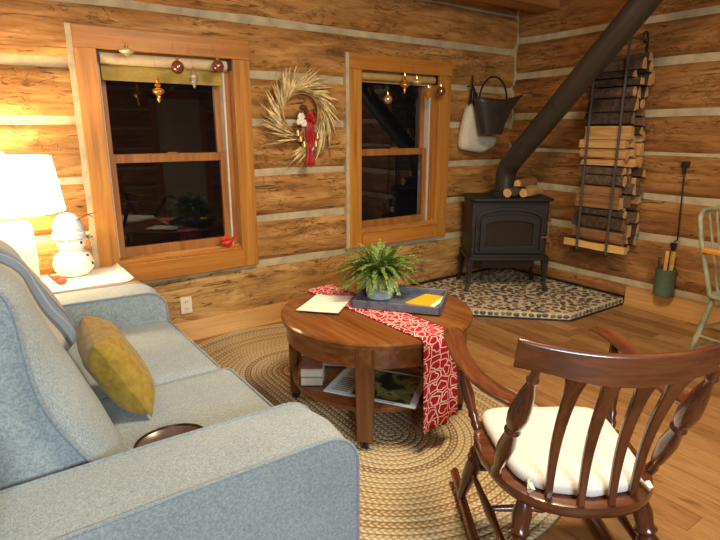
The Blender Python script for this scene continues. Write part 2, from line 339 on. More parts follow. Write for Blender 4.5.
# ---------------------------------------------------------------- mesh builder
class MB:
    def __init__(s): s.v = []; s.f = []; s.mi = []; s.uv = None
    def add(s, vs, fs, mi=0, uvs=None):
        b = len(s.v)
        s.v += [Vector(p) for p in vs]; s.f += [tuple(b + i for i in f) for f in fs]; s.mi += [mi] * len(fs)
        if uvs is not None or s.uv is not None:
            if s.uv is None: s.uv = [(0, 0)] * b
            s.uv += list(uvs) if uvs is not None else [(0, 0)] * len(vs)
        return s
    def box(s, x0, y0, z0, x1, y1, z1, mi=0):
        return s.add([(x0, y0, z0), (x1, y0, z0), (x1, y1, z0), (x0, y1, z0), (x0, y0, z1), (x1, y0, z1), (x1, y1, z1), (x0, y1, z1)],
                     [(0, 3, 2, 1), (4, 5, 6, 7), (0, 1, 5, 4), (1, 2, 6, 5), (2, 3, 7, 6), (3, 0, 4, 7)], mi)
    def obox(s, o, ex, ey, ez, mi=0):                       # box from centre and three half-axis vectors
        o, ex, ey, ez = map(Vector, (o, ex, ey, ez))
        P = [o + ex * a + ey * b + ez * c for c in (-1, 1) for a, b in ((-1, -1), (1, -1), (1, 1), (-1, 1))]
        return s.add(P, [(0, 3, 2, 1), (4, 5, 6, 7), (0, 1, 5, 4), (1, 2, 6, 5), (2, 3, 7, 6), (3, 0, 4, 7)], mi)
    def loft(s, secs, mi=0, cap=True, closed=False, capmi=None):
        n = len(secs[0]); vs = [p for q in secs for p in q]; fs = []
        m = len(secs)
        for i in range(m if closed else m - 1):
            a, b = i * n, ((i + 1) % m) * n
            for j in range(n): fs.append((a + j, a + (j + 1) % n, b + (j + 1) % n, b + j))
        b0 = len(s.v); s.add(vs, fs, mi)
        if cap and not closed:
            cm = mi if capmi is None else capmi
            s.f += [tuple(b0 + j for j in reversed(range(n))), tuple(b0 + (m - 1) * n + j for j in range(n))]; s.mi += [cm, cm]
        return s
    def tube(s, pts, rad, n=10, mi=0, cap=True, closed=False, sx=1., sy=1., up=None):
        pts = [Vector(p) for p in pts]; m = len(pts)
        if not hasattr(rad, '__len__'): rad = [rad] * m
        secs = []; nrm = None
        for i, p in enumerate(pts):
            if closed: tg = pts[(i + 1) % m] - pts[i - 1]
            else: tg = pts[min(i + 1, m - 1)] - pts[max(i - 1, 0)]
            if tg.length < 1e-9: tg = Vector((0, 0, 1))
            tg.normalize()
            if nrm is None:
                a = Vector(up) if up else (Vector((0, 0, 1)) if abs(tg.z) < .9 else Vector((1, 0, 0)))
                nrm = a - tg * a.dot(tg)
            else:
                nrm = nrm - tg * nrm.dot(tg)
                if nrm.length < 1e-6: nrm = tg.orthogonal()
            nrm.normalize(); bn = tg.cross(nrm)
            secs.append([p + (nrm * cos(2 * pi * j / n) * sy + bn * sin(2 * pi * j / n) * sx) * rad[i] for j in range(n)])
        return s.loft(secs, mi, cap, closed)
    def turned(s, p0, p1, prof, n=14, mi=0):                # prof: list of (t, radius) along p0-p1
        p0, p1 = Vector(p0), Vector(p1)
        return s.tube([p0.lerp(p1, t) for t, r in prof], [r for t, r in prof], n, mi)
    def lathe(s, prof, c=(0, 0, 0), n=28, mi=0, cap=True, sx=1., sy=1.):
        c = Vector(c)
        return s.loft([[c + Vector((r * cos(2 * pi * j / n) * sx, r * sin(2 * pi * j / n) * sy, z)) for j in range(n)] for r, z in prof], mi, cap)
    def ell(s, c, r, mi=0, n=16, m=10, rot=None):
        c = Vector(c); r = r if hasattr(r, '__len__') else (r, r, r)
        secs = []
        for i in range(m + 1):
            a = -pi / 2 + pi * i / m; k = max(cos(a), 1e-3)
            ring = [Vector((r[0] * k * cos(2 * pi * j / n), r[1] * k * sin(2 * pi * j / n), r[2] * sin(a))) for j in range(n)]
            secs.append([c + (rot @ p if rot else p) for p in ring])
        return s.loft(secs, mi)
    def prism(s, out, z0, z1, mi=0, f=lambda x, y, z: (x, y, z)):
        n = len(out)
        return s.loft([[Vector(f(x, y, z0)) for x, y in out], [Vector(f(x, y, z1)) for x, y in out]], mi)
    def puff(s, h, r, bulge=(0, 0, 0), n=12, mtx=None, mi=0, neg=True):   # rounded, pillowy box with half sizes h
        h = Vector(h); b0 = len(s.v); key = {}; vs = []; fs = []
        def idx(p):
            k = tuple(round(x, 5) for x in p)
            if k not in key:
                q = Vector([p[i] * h[i] for i in range(3)])
                inn = Vector([max(-(h[i] - r), min(h[i] - r, q[i])) for i in range(3)]); d = q - inn
                if d.length > 1e-9: q = inn + d.normalized() * r
                for i in range(3):
                    o = [j for j in range(3) if j != i]
                    w = (1 - p[o[0]] ** 2) * (1 - p[o[1]] ** 2)
                    if neg or p[i] > 0: q[i] += bulge[i] * w * p[i]
                key[k] = len(vs); vs.append(mtx @ q if mtx else q)
            return key[k]
        g = [sin(pi / 2 * (-1 + 2 * i / n)) * .5 + (-1 + 2 * i / n) * .5 for i in range(n + 1)]
        for ax in range(3):
            for sg in (-1, 1):
                o = [(ax + 1) % 3, (ax + 2) % 3]
                for i in range(n):
                    for j in range(n):
                        q = []
                        for a, b in ((i, j), (i + 1, j), (i + 1, j + 1), (i, j + 1)):
                            p = [0, 0, 0]; p[ax] = sg; p[o[0]] = g[a]; p[o[1]] = g[b]; q.append(idx(p))
                        fs.append(tuple(q if sg > 0 else q[::-1]))
        return s.add(vs, fs, mi)

def build(name, mb, mats, parent=None, bevel=0, sub=0, sharp=35, local=False, solid=0):
    me = bpy.data.meshes.new(name)
    if parent is not None and not local:
        inv = parent.matrix_basis.inverted() if parent.parent is None else (parent.parent.matrix_basis @ parent.matrix_basis).inverted()
        vs = [inv @ p for p in mb.v]
    else: vs = mb.v
    me.from_pydata([tuple(p) for p in vs], [], mb.f)
    mats = mats if isinstance(mats, (list, tuple)) else [mats]
    for m in mats: me.materials.append(M[m])
    me.polygons.foreach_set('material_index', mb.mi)
    if mb.uv:
        uvl = me.uv_layers.new(name='UVMap')
        for l in me.loops: uvl.data[l.index].uv = mb.uv[l.vertex_index]
    me.polygons.foreach_set('use_smooth', [True] * len(me.polygons)); me.update()
    me.set_sharp_from_angle(angle=radians(sharp))
    o = bpy.data.objects.new(name, me); COL.objects.link(o)
    if parent is not None: o.parent = parent
    if bevel:
        b = o.modifiers.new('Bevel', 'BEVEL'); b.width = bevel; b.segments = 2; b.limit_method = 'ANGLE'; b.angle_limit = radians(40); b.harden_normals = False
    if sub:
        b = o.modifiers.new('Subdivision', 'SUBSURF'); b.levels = b.render_levels = sub
    if solid:
        b = o.modifiers.new('Solidify', 'SOLIDIFY'); b.thickness = solid; b.offset = 0
    return o

def tag(o, label, cat, group=None, kind=None):
    o['label'] = label; o['category'] = cat
    if group: o['group'] = group
    if kind: o['kind'] = kind
    return o
def thing(name, label, cat, loc=(0, 0, 0), rz=0, group=None):
    o = bpy.data.objects.new(name, None); COL.objects.link(o); o.location = loc; o.rotation_euler = (0, 0, rz)
    o.empty_display_size = .05
    o.matrix_basis = Matrix.Translation(Vector(loc)) @ Matrix.Rotation(rz, 4, 'Z')
    return tag(o, label, cat, group)
def struct(o): o['kind'] = 'structure'; return o
def sroot(name, loc):
    o = bpy.data.objects.new(name, None); COL.objects.link(o); o.location = loc; o.matrix_basis = Matrix.Translation(Vector(loc)); return struct(o)

# ---------------------------------------------------------------- room
WA, WB, CE = 3.70, 4.49, 2.78
XL, YF = -2.5, -2.9

def log_wall(name, u0, u1, chinks, fpos, openings=(), rough_below=0, seed=0, step=.07, browner=False, dvert=()):
    """fpos(u, z, d): world point at distance d out of the wall's nominal face into the room"""
    rnd = random.Random(seed)
    mb = MB()
    def slab(a, b, z0, z1, d0, d1, mi):
        P = [fpos(a, z0, d0), fpos(b, z0, d0), fpos(b, z1, d0), fpos(a, z1, d0), fpos(a, z0, d1), fpos(b, z0, d1), fpos(b, z1, d1), fpos(a, z1, d1)]
        mb.add(P, [(0, 3, 2, 1), (4, 5, 6, 7), (0, 1, 5, 4), (1, 2, 6, 5), (2, 3, 7, 6), (3, 0, 4, 7)], mi)
    # mortar core, open at the windows
    cuts = sorted(openings)
    u = u0
    for (a, b, z0, z1) in cuts:
        slab(u, a, 0, CE, -.2, -.022, 2); slab(a, b, 0, z0, -.2, -.022, 2); slab(a, b, z1, CE, -.2, -.022, 2); u = b
    slab(u, u1, 0, CE, -.2, -.022, 2)
    bands = []; zp = 0.
    for zc0, zc1 in chinks:
        zc0 += .005; zc1 -= .005
        bands.append((zp, zc0)); zp = zc1
    bands.append((zp, CE))
    for bi, (z0, z1) in enumerate(bands):
        if z1 - z0 < .05: continue
        segs = [(u0, u1)]; extra = []
        for (a, b, o0, o1) in cuts:
            if z1 > o0 + .01 and z0 < o1 - .01:
                ns = []
                for (p, q) in segs:
                    if q <= a or p >= b: ns.append((p, q)); continue
                    if p < a: ns.append((p, a))
                    if q > b: ns.append((b, q))
                    if z1 > o1 + .02: extra.append((a, b, max(z0, o1 - .03), z1))
                    if z0 < o0 - .02: extra.append((a, b, z0, min(z1, o0 + .03)))
                segs = ns
        off = rnd.uniform(0, 40); mi = 1 if z0 < rough_below else 0
        for (p, q, z0_, z1_) in [(p, q, z0, z1) for p, q in segs] + extra:
            nu = max(2, int((q - p) / step)); nv = 9; vs = []; uv = []; fs = []
            for i in range(nu + 1):
                uu = lerp(p, q, i / nu)
                e0 = noise.noise(V(uu * 1.3, bi * 7.1, seed)) * .010; e1 = noise.noise(V(uu * 1.3, bi * 7.1 + 3.3, seed + 5)) * .010
                for j in range(nv + 1):
                    tt = -1 + 2 * j / nv; tt = math.copysign(abs(tt) ** .75, tt)
                    zz = lerp(z0_ + (e0 if z0_ == z0 else 0), z1_ + (e1 if z1_ == z1 else 0), (tt + 1) / 2)
                    d = .012 - .05 * abs(tt) ** 7 + .010 * noise.noise(V(uu * 2.2, zz * 6, seed + bi)) + .005 * noise.noise(V(uu * 9, zz * 22, seed + bi))
                    if j in (0, nv): d = -.03
                    vs.append(fpos(uu, zz, d)); uv.append((uu + off, zz + off * .7))
            for i in range(nu):
                for j in range(nv):
                    a = i * (nv + 1) + j; fs.append((a, a + 1, a + nv + 2, a + nv + 1))
            mb.add(vs, fs, mi, uv)
    for (a, b, z0, z1) in dvert: slab(a, b, z0, z1, -.1, .022, 2)
    o = build(name, mb, ['logd' if browner else 'log', 'logr', 'chink'], sharp=60)
    return struct(o)

CH_A = [(.455, .50), (.795, .845), (1.14, 1.187), (1.497, 1.545), (1.82, 1.868), (2.178, 2.225), (2.52, 2.56)]
CH_B = [(.165, .215), (.585, .64), (.915, .97), (1.268, 1.30), (1.57, 1.625), (1.955, 2.01), (2.28, 2.33), (2.62, 2.66)]
W1 = dict(x0=.582, x1=1.675, z0=.485, z1=2.055, ix0=.70, ix1=1.555, iz0=.64, iz1=1.93)
W2 = dict(x0=2.51, x1=3.615, z0=.50, z1=2.05, ix0=2.625, ix1=3.48, iz0=.64, iz1=1.93)
ops = [(w['ix0'] - .02, w['ix1'] + .02, w['iz0'] - .02, w['iz1'] + .02) for w in (W1, W2)]
log_wall('wall_back', XL, WB + .02, CH_A, lambda u, z, d: V(u, WA - d, z), ops, .4, 3,
         dvert=[(w['x0'] - .03, w['x0'] + .01, w['z0'], w['z1']) for w in (W1, W2)] + [(WB - .014, WB + .01, 0, CE)])
log_wall('wall_right', YF, WA, CH_B, lambda u, z, d: V(WB - d, u, z), (), 0, 11, browner=True)
log_wall('wall_left', YF, WA, CH_A, lambda u, z, d: V(XL + d, u, z), (), 0, 17, step=.25)
log_wall('wall_front', XL, WB, CH_A, lambda u, z, d: V(u, YF + d, z), (), 0, 23, step=.25)
struct(build('floor', MB().box(XL - .2, YF - .2, -.1, WB + .2, WA + .2, 0), 'floor'))
struct(build('ceiling', MB().box(XL - .2, YF - .2, CE, WB + .2, WA + .2, CE + .1), 'ceil'))
struct(build('trim_beam', MB().box(XL, 3.24, 2.51, WB + .01, 3.46, CE), 'beam', bevel=.012))
struct(build('baseboard_back', MB().box(XL, WA - .042, 0, 3.145, WA + .01, .145).box(XL, WA - .055, 0, 3.145, WA - .04, .02), 'pine', bevel=.004))
struct(build('baseboard_right', MB().box(WB - .042, YF, 0, WB + .01, 2.315, .165).box(WB - .055, YF, 0, WB - .04, 2.315, .02), 'piney', bevel=.004))

def window(name, w, blindlab, blindmat, rolled):
    r = sroot(name, (w['x0'], WA, w['z0']))
    x0, x1, z0, z1, a, b, c, d = (w[k] for k in ('x0', 'x1', 'z0', 'z1', 'ix0', 'ix1', 'iz0', 'iz1'))
    yf = WA - .028
    build('casing', MB().box(x0, yf, z0 + .0, a + .004, WA + .02, d - .0), 'casing', r, bevel=.004)
    build('casing', MB().box(b - .004, yf, z0 + .0, x1, WA + .02, d - .0), 'casing', r, bevel=.004)
    build('head_casing', MB().box(x0, yf - .004, d, x1, WA + .02, z1), 'casingh', r, bevel=.004)
    build('sill', MB().box(a - .02 * 0, WA - .06, z0 + .005, b + .0, WA + .10, c - .02).box(a, WA - .01, c - .03, b, WA + .2, c), 'casingh', r, bevel=.005)
    build('jamb', MB().box(a - .02, WA - .005, c, a, WA + .2, d).box(b, WA - .005, c, b + .02, WA + .2, d).box(a, WA - .005, d, b, WA + .2, d + .02), 'casing', r, bevel=.002)
    build('jamb_stop', MB().box(b - .036, WA + .05, c, b, WA + .19, d), 'sash', r, bevel=.002)
    build('jamb_liner', MB().box(b - .05, WA + .055, c, b - .036, WA + .19, d).box(a, WA + .035, c, a + .022, WA + .19, d), 'vinyl', r, bevel=.002)
    mid = 1.282
    def sash(zz0, zz1, y, st, bot, top):
        s0, s1 = a + .022, b - .05
        m = MB().box(s0, y, zz0, s0 + st, y + .035, zz1).box(s1 - st, y, zz0, s1, y + .035, zz1).box(s0 + st, y, zz0, s1 - st, y + .035, zz0 + bot).box(s0 + st, y, zz1 - top, s1 - st, y + .035, zz1)
        o = build('sash', m, 'sash', r, bevel=.003)
        build('pane', MB().box(s0 + st - .005, y + .016, zz0 + bot - .005, s1 - st + .005, y + .021, zz1 - top + .005), 'glass', o)
    sash(c, mid + .03, WA + .07, .043, .065, .055)
    sash(mid - .02, d, WA + .115, .043, .05, .05)
    build('latch', MB().box((a + b) / 2 - .03, WA + .066, mid + .03, (a + b) / 2 + .03, WA + .1, mid + .04), 'sash', r, bevel=.003)
    t = thing('roller_blind', blindlab, 'blind', ((a + b) / 2, WA + .03, d - .05))
    rr = .034 if rolled else .030
    roll = MB().tube([(a + .025, WA + .025, d - rr - .012), (b - .035, WA + .025, d - rr - .008)], rr, 18)
    build('roll', roll, 'roll' if rolled else blindmat, t)
    build('bracket', MB().box(a, WA - .0, d - .07, a + .024, WA + .06, d - .003), 'steel', t); build('bracket', MB().box(b - .034, WA - .0, d - .07, b, WA + .06, d - .003), 'steel', t)
    zb = d - .17 if rolled else d - .085
    build('cloth', MB().box(a + .035, WA + .052, zb, b - .055, WA + .055, d - .03).box(a + .035, WA + .046, zb, b - .055, WA + .06, zb + .018), blindmat, t)
window('window_1', W1, 'cream roller blind with olive cloth at top of the window nearest the lamp', 'shadecloth', True)
window('window_2', W2, 'narrow tan roller blind at top of the window between wreath and coal hod', 'tan', False)

d1 = sroot('door_1', (3.3, YF, 0))
build('casing', MB().box(2.80, YF, 0, 2.92, YF + .05, 2.12).box(3.72, YF, 0, 3.84, YF + .05, 2.12).box(2.80, YF, 2.05, 3.84, YF + .05, 2.18), 'casing', d1, bevel=.004)
dp = build('panel', MB().box(2.92, YF, 0.01, 3.72, YF + .035, 2.05), 'vinyl', d1)
build('handle', MB().ell((3.0, YF + .08, 1.0), .03).tube([(3.0, YF + .03, 1.0), (3.0, YF + .07, 1.0)], .012), 'brass', dp)

# ---------------------------------------------------------------- hearth
HX, HY, HH = 3.15, 2.32, .058
hp = [(WB, WA), (HX, WA), (HX, 2.86), (3.69, 2.32), (WB, HY)]
hp = hp[::-1]
def inset(P, d):
    n = len(P); out = []
    for i in range(n):
        p0, p1, p2 = Vector(P[i - 1]), Vector(P[i]), Vector(P[(i + 1) % n])
        e1 = (p1 - p0).normalized(); e2 = (p2 - p1).normalized()
        n1 = V(-e1.y, e1.x); n2 = V(-e2.y, e2.x)
        k = (n1 + n2) / (1 + n1.dot(n2)); out.append(tuple(p1 + k * d))
    return out
area = sum(hp[i - 1][0] * hp[i][1] - hp[i][0] * hp[i - 1][1] for i in range(5)) / 2
if area < 0: hp = hp[::-1]
h = thing('hearth_pad', 'low pebble-mosaic hearth pad with black edging under the stove in the corner', 'hearth', (3.9, 3.1, 0))
build('base', MB().prism(inset(hp, .012), 0, HH), 'grout', h)
build('edge_trim', MB().prism(hp, 0, .014), 'black', h)
e = MB()
for k in range(5):
    p, q = hp[k], hp[(k + 1) % 5]
    if (abs(p[0] - WB) < .01 and abs(q[0] - WB) < .01) or (abs(p[1] - WA) < .01 and abs(q[1] - WA) < .01):
        a, b = V(*p, HH), V(*q, HH); mdir = (V(3.9, 3.1, HH) - (a + b) / 2); mdir.z = 0
        nn = V(-(b - a).y, (b - a).x, 0).normalized()
        e.obox((a + b) / 2 + nn * .018, (b - a) / 2, nn * .012, V(0, 0, .02))
build('wall_flashing', e, 'black', h)
def inside(x, y, P):
    return all((P[(i + 1) % 5][0] - P[i][0]) * (y - P[i][1]) - (P[(i + 1) % 5][1] - P[i][1]) * (x - P[i][0]) > 0 for i in range(5))
pb = MB(); rnd = random.Random(4)
def pebble(o, ex, ey, ez, up):
    n = 9; j0 = [rnd.uniform(.85, 1.12) for _ in range(n)]
    vs = []
    for k, (rr, hh) in enumerate(((1, -.2), (.92, .45), (.6, .85))):
        for j in range(n): vs.append(o + (ex * cos(2 * pi * j / n) + ey * sin(2 * pi * j / n)) * rr * j0[j] + ez * hh)
    vs.append(o + ez); fs = []
    for k in range(2):
        for j in range(n): fs.append((k * n + j, k * n + (j + 1) % n, (k + 1) * n + (j + 1) % n, (k + 1) * n + j))
    for j in range(n): fs.append((2 * n + j, 2 * n + (j + 1) % n, 3 * n))
    pb.add(vs, fs)
ins = inset(hp, .036); pts = []
for _ in range(26000):
    x, y = rnd.uniform(HX, WB), rnd.uniform(HY, WA)
    if not inside(x, y, ins): continue
    r = rnd.uniform(.021, .034)
    if all((x - a) ** 2 + (y - b) ** 2 > ((r + c) * .98) ** 2 for a, b, c in pts): pts.append((x, y, r))
for x, y, r in pts:
    th = rnd.uniform(0, pi); el = rnd.uniform(1.0, 1.35)
    pebble(V(x, y, HH), V(cos(th), sin(th), 0) * r * el, V(-sin(th), cos(th), 0) * r * .82, V(0, 0, .008), None)
for k in range(5):
    p, q = Vector(hp[k]), Vector(hp[(k + 1) % 5]); L = (q - p).length; e1 = (q - p) / L; nn = V(e1.y, -e1.x)
    if (abs(p.x - WB) < .01 and abs(q.x - WB) < .01) or (abs(p.y - WA) < .01 and abs(q.y - WA) < .01): continue
    s = .03
    while s < L - .02:
        r = rnd.uniform(.018, .028)
        c = p + e1 * s - nn * .012
        pebble(V(c.x, c.y, .036 + rnd.uniform(-.003, .003)), V(e1.x, e1.y, 0) * r, V(0, 0, 1) * .017, V(nn.x, nn.y, 0) * .007, None)
        s += r * 2.15 + .004
build('pebble_facing', pb, 'pebble', h, sharp=80)

# ---------------------------------------------------------------- stove (local: +X right, +Y towards the corner)
SA = atan2(-.5794, .815)
SX, SY = 3.485 + .345 * .815 + .24 * .5794, 3.232 - .345 * .5794 + .24 * .815
st = thing('wood_stove', 'black cast-iron wood stove with arched glass door standing on the pebble hearth', 'stove', (SX, SY, HH + .009), SA)
def S(name, mb, mat, par=st, **k): return build(name, mb, mat, par, local=True, **k)
z0 = -.062   # absolute height -> local
body = MB(); fw = .335
body.box(-fw, -.20, .36 + z0, fw, .19, .865 + z0)
S('body', body, 'iron', bevel=.012)
def rrect(hx, hy, r, n=5, cy=0):
    P = []
    for (sx, sy, a0) in ((1, -1, -pi / 2), (1, 1, 0), (-1, 1, pi / 2), (-1, -1, pi)):
        for k in range(n + 1):
            a = a0 + pi / 2 * k / n; P.append((sx * (hx - r) + r * cos(a), cy + sy * (hy - r) + r * sin(a)))
    return P
tp = MB()
for (hx, hy, a, b) in ((.35, .225, .86, .872), (.366, .245, .872, .892)): tp.prism(rrect(hx, hy, .06, cy=-.02), a + z0, b + z0)
S('top_plate', tp, 'iron', bevel=.005)
S('base_skirt', MB().prism(rrect(.362, .23, .03, cy=-.02), .345 + z0, .375 + z0).prism(rrect(.345, .225, .03, cy=-.02), .375 + z0, .395 + z0), 'iron', bevel=.005)
S('ash_pan', MB().loft([[V(x, y, z) for x, y in ((-w, -d), (w, -d), (w, d), (-w, d))] for w, d, z in ((.19, .16, .255 + z0), (.235, .2, .285 + z0), (.245, .22, .35 + z0))]), 'iron', bevel=.006)
# front frame with arch, door frame, glass
ar = [(-.30, .42)] + [(.30, .42)] + [(.30 * cos(a), .70 + .095 * sin(a)) for a in [pi * k / 16 for k in range(17)]]
def arch(hw, zb, zs, rise, n=16): return [(-hw, zb), (hw, zb)] + [(hw * cos(pi * k / n), zs + rise * sin(pi * k / n)) for k in range(n + 1)]
def ring_face(mb, outer, inner, y0, y1):
    n = len(outer); vs = []
    for P, y in ((outer, y0), (inner, y0), (inner, y1), (outer, y1)): vs += [V(x, y, z + z0) for x, z in P]
    fs = []
    for a in range(4):
        b = (a + 1) % 4
        for j in range(n): fs.append((a * n + j, a * n + (j + 1) % n, b * n + (j + 1) % n, b * n + j))
    mb.add(vs, fs)
fr = MB(); ring_face(fr, arch(.30, .405, .715, .10), arch(.272, .425, .70, .085), -.222, -.195)
S('front_arch', fr, 'iron', bevel=.004)
dr = MB(); ring_face(dr, arch(.258, .425, .69, .06), arch(.205, .47, .66, .035), -.226, -.195)
door = S('door', dr, 'iron', bevel=.004)
gl = MB(); P = arch(.21, .47, .655, .037); gl.loft([[V(x, -.208, z + z0) for x, z in P], [V(x, -.204, z + z0) for x, z in P]])
S('pane', gl, 'sglass', door)
S('hinge', MB().tube([(-.278, -.225, .47 + z0), (-.278, -.225, .51 + z0)], .009), 'iron', door); S('hinge', MB().tube([(-.278, -.225, .63 + z0), (-.278, -.225, .67 + z0)], .009), 'iron', door)
fb = MB().box(-.2, -.2012, .46 + z0, .2, -.2005, .69 + z0)
S('firebox', fb, 'black')
for sx in (-1, 1):
    for sy in (-1, 1):
        lx, ly = sx * .335, -.02 + sy * .185
        S('leg', MB().loft([[V(lx + sx * o + w * cx, ly + sy * o + w * cy, z) for cx, cy in ((-1, -1), (1, -1), (1, 1), (-1, 1))] for z, w, o in ((0, .020, .022), (.02, .017, .02), (.07, .014, .004), (.16, .019, 0), (.25, .028, -.002), (.292, .032, -.004))]), 'iron', bevel=.006)
S('flue_collar', MB().lathe([(.115, .888 + z0), (.115, .905 + z0), (.1, .915 + z0), (.1, .93 + z0)], (-.03, .048, 0)), 'iron')
hd = S('door_handle', MB().tube([(.28, -.225, .55 + z0), (.335, -.25, .555 + z0), (.35, -.26, .52 + z0), (.353, -.26, .42 + z0)], [.008, .008, .012, .010]), 'copper')
S('spring_grip', MB().tube([(.328 + .012 * cos(k * 1.1), -.256 + .012 * sin(k * 1.1), (.68 - k * .0035) + z0) for k in range(48)], .003, 6), 'brass', hd)
S('damper_handle', MB().tube([(.33, -.02, .80 + z0), (.385, -.03, .80 + z0)], .006).tube([(.385, -.03, .81 + z0), (.395, -.03, .76 + z0), (.41, -.03, .66 + z0)], [.010, .013, .016]), 'copper')

# pale split pieces that show behind the stove glass stand on the inner ledge
# stove pipe
pp = thing('stove_pipe', 'charcoal stove pipe rising from the stove and slanting up to the right', 'pipe', (3.93, 3.26, .95))
P0 = V(3.93, 3.26, 1.13); E = V(3.70, 2.03, 2.276); dr_ = (E - P0).normalized()
top = P0 + dr_ * ((CE - .0 - P0.z) / dr_.z)
R = .088
build('riser', MB().tube([(3.93, 3.26, .937), (3.93, 3.26, 1.06)], R, 28), 'ironl', pp)
eb = [P0 + V(0, 0, -.07) * 1.0]
pts_ = [V(3.93, 3.26, 1.055)] + [(P0 + V(0, 0, -.075)) * (1 - t) ** 2 + P0 * 2 * t * (1 - t) + (P0 + dr_ * .075) * t * t for t in [k / 8 for k in range(9)]] + [P0 + dr_ * .08]
build('elbow', MB().tube(pts_, R + .002, 28), 'ironl', pp, sharp=50)
build('flue', MB().tube([P0 + dr_ * .075, top], R, 28), 'ironl', pp)
build('joint_band', MB().tube([P0 + dr_ * .78, P0 + dr_ * .80], R + .002, 28), 'ironl', pp)

# ---------------------------------------------------------------- firewood
def log_mesh(p0, p1, poly, mats=(0, 0), jit=.004, seed=0):
    """split log from p0 to p1; poly: list of (a, b) offsets along two cross axes"""
    rnd = random.Random(seed); p0, p1 = Vector(p0), Vector(p1); d = (p1 - p0).normalized()
    up = V(0, 0, 1); ax = d.cross(up).normalized(); up = ax.cross(d)
    secs = []
    n = 5
    for i in range(n + 1):
        c = p0.lerp(p1, i / n)
        secs.append([c + ax * (a + rnd.uniform(-jit, jit)) + up * (b + rnd.uniform(-jit, jit)) for a, b in poly])
    m = MB().loft(secs, 0, True, False, 1)
    return m
def round_poly(r, n=11, rnd=random): return [(r * cos(2 * pi * k / n) * rnd.uniform(.9, 1.08), r * sin(2 * pi * k / n) * rnd.uniform(.9, 1.08)) for k in range(n)]
sc_, ss_ = cos(SA), sin(SA)
def st_w(x, y, z): return V(SX + x * sc_ - y * ss_, SY + x * ss_ + y * sc_, z)
ZT = .903
for k, (a, b, r, lab, mats) in enumerate([((-.04, -.20), (.155, -.015), .040, 'round log on the stove top, its pale cut end nearest the pipe', ('bark', 'endw')),
                                 ((.098, -.205), (.31, .02), .037, 'split log on the stove top, right of the round log by the pipe', ('split', 'endw'))]):
    p, q = st_w(*a, ZT + r), st_w(*b, ZT + r)
    tag(build('firewood_log', log_mesh(p, q, round_poly(r, 10, random.Random(k)), seed=k), list(mats)), lab, 'firewood', 'logs lying on the stove top')
p, q = st_w(.06, -.15, ZT + .116), st_w(.28, .09, ZT + .114)
tag(build('firewood_log', log_mesh(p, q, [(-.035, -.024), (.032, -.026), (.03, .01), (0, .036), (-.03, .016)], seed=9), ['splitr', 'endw']), 'russet split log lying across the top of the two logs on the stove', 'firewood', 'logs lying on the stove top')

# rack on the right wall
XR, YL, YR = 4.215, 2.668, 2.398
ra = thing('firewood_rack', 'tall black two-rail wall rack holding stacked firewood on the right log wall', 'rack', (WB, (YL + YR) / 2, .44))
for y in (YL, YR):
    zt = 2.10
    arc = [V(XR + .05 - .05 * cos(a), y, zt + .05 * sin(a)) for a in [pi / 2 * k / 5 for k in range(6)]]
    build('rail', MB().tube([(XR, y, .455)] + arc + [(WB - .03, y, zt + .05)], .0105, 10), 'rod', ra)
    build('foot_bar', MB().tube([(XR - .005, y, .462), (WB + .0, y, .462)], .0105, 10), 'rod', ra)
    build('wall_bar', MB().tube([(WB - .018, y, .45), (WB - .018, y, 2.16)], .009, 8), 'steel', ra)
    build('hook', MB().tube([(WB - .02 - .035 * (1 - cos(a)) - .0, y, 2.17 + .04 * sin(a)) for a in [2 * pi * k / 14 for k in range(14)]], .007, 8, closed=True), 'black', ra)
build('end_cap', MB().ell((XR, YL, .452), .016), 'steel', ra); build('end_cap', MB().ell((XR, YR, .452), .016), 'steel', ra)
build('cross_bar', MB().tube([(XR + .06, YL + .02, .462), (XR + .06, YR - .02, .462)], .009, 8), 'rod', ra)
rnd = random.Random(21)
G = 'split firewood stacked in the wall rack'
tag(build('firewood_log', log_mesh((4.268, YR - .14, .508), (4.268, YL + .15, .508), [(-.028, -.03), (.028, -.03), (.03, .022), (-.024, .032)], seed=2, jit=.005), ['plank', 'endw']),
    'pale yellow squared log lying lowest at the front of the wall rack', 'firewood', G)
YB0, YB1 = YR - .065, YL + .06
XF, XB = 4.234, 4.458
cols = [(XF, 4.312), (4.314, 4.386), (4.388, XB)]; tops = []
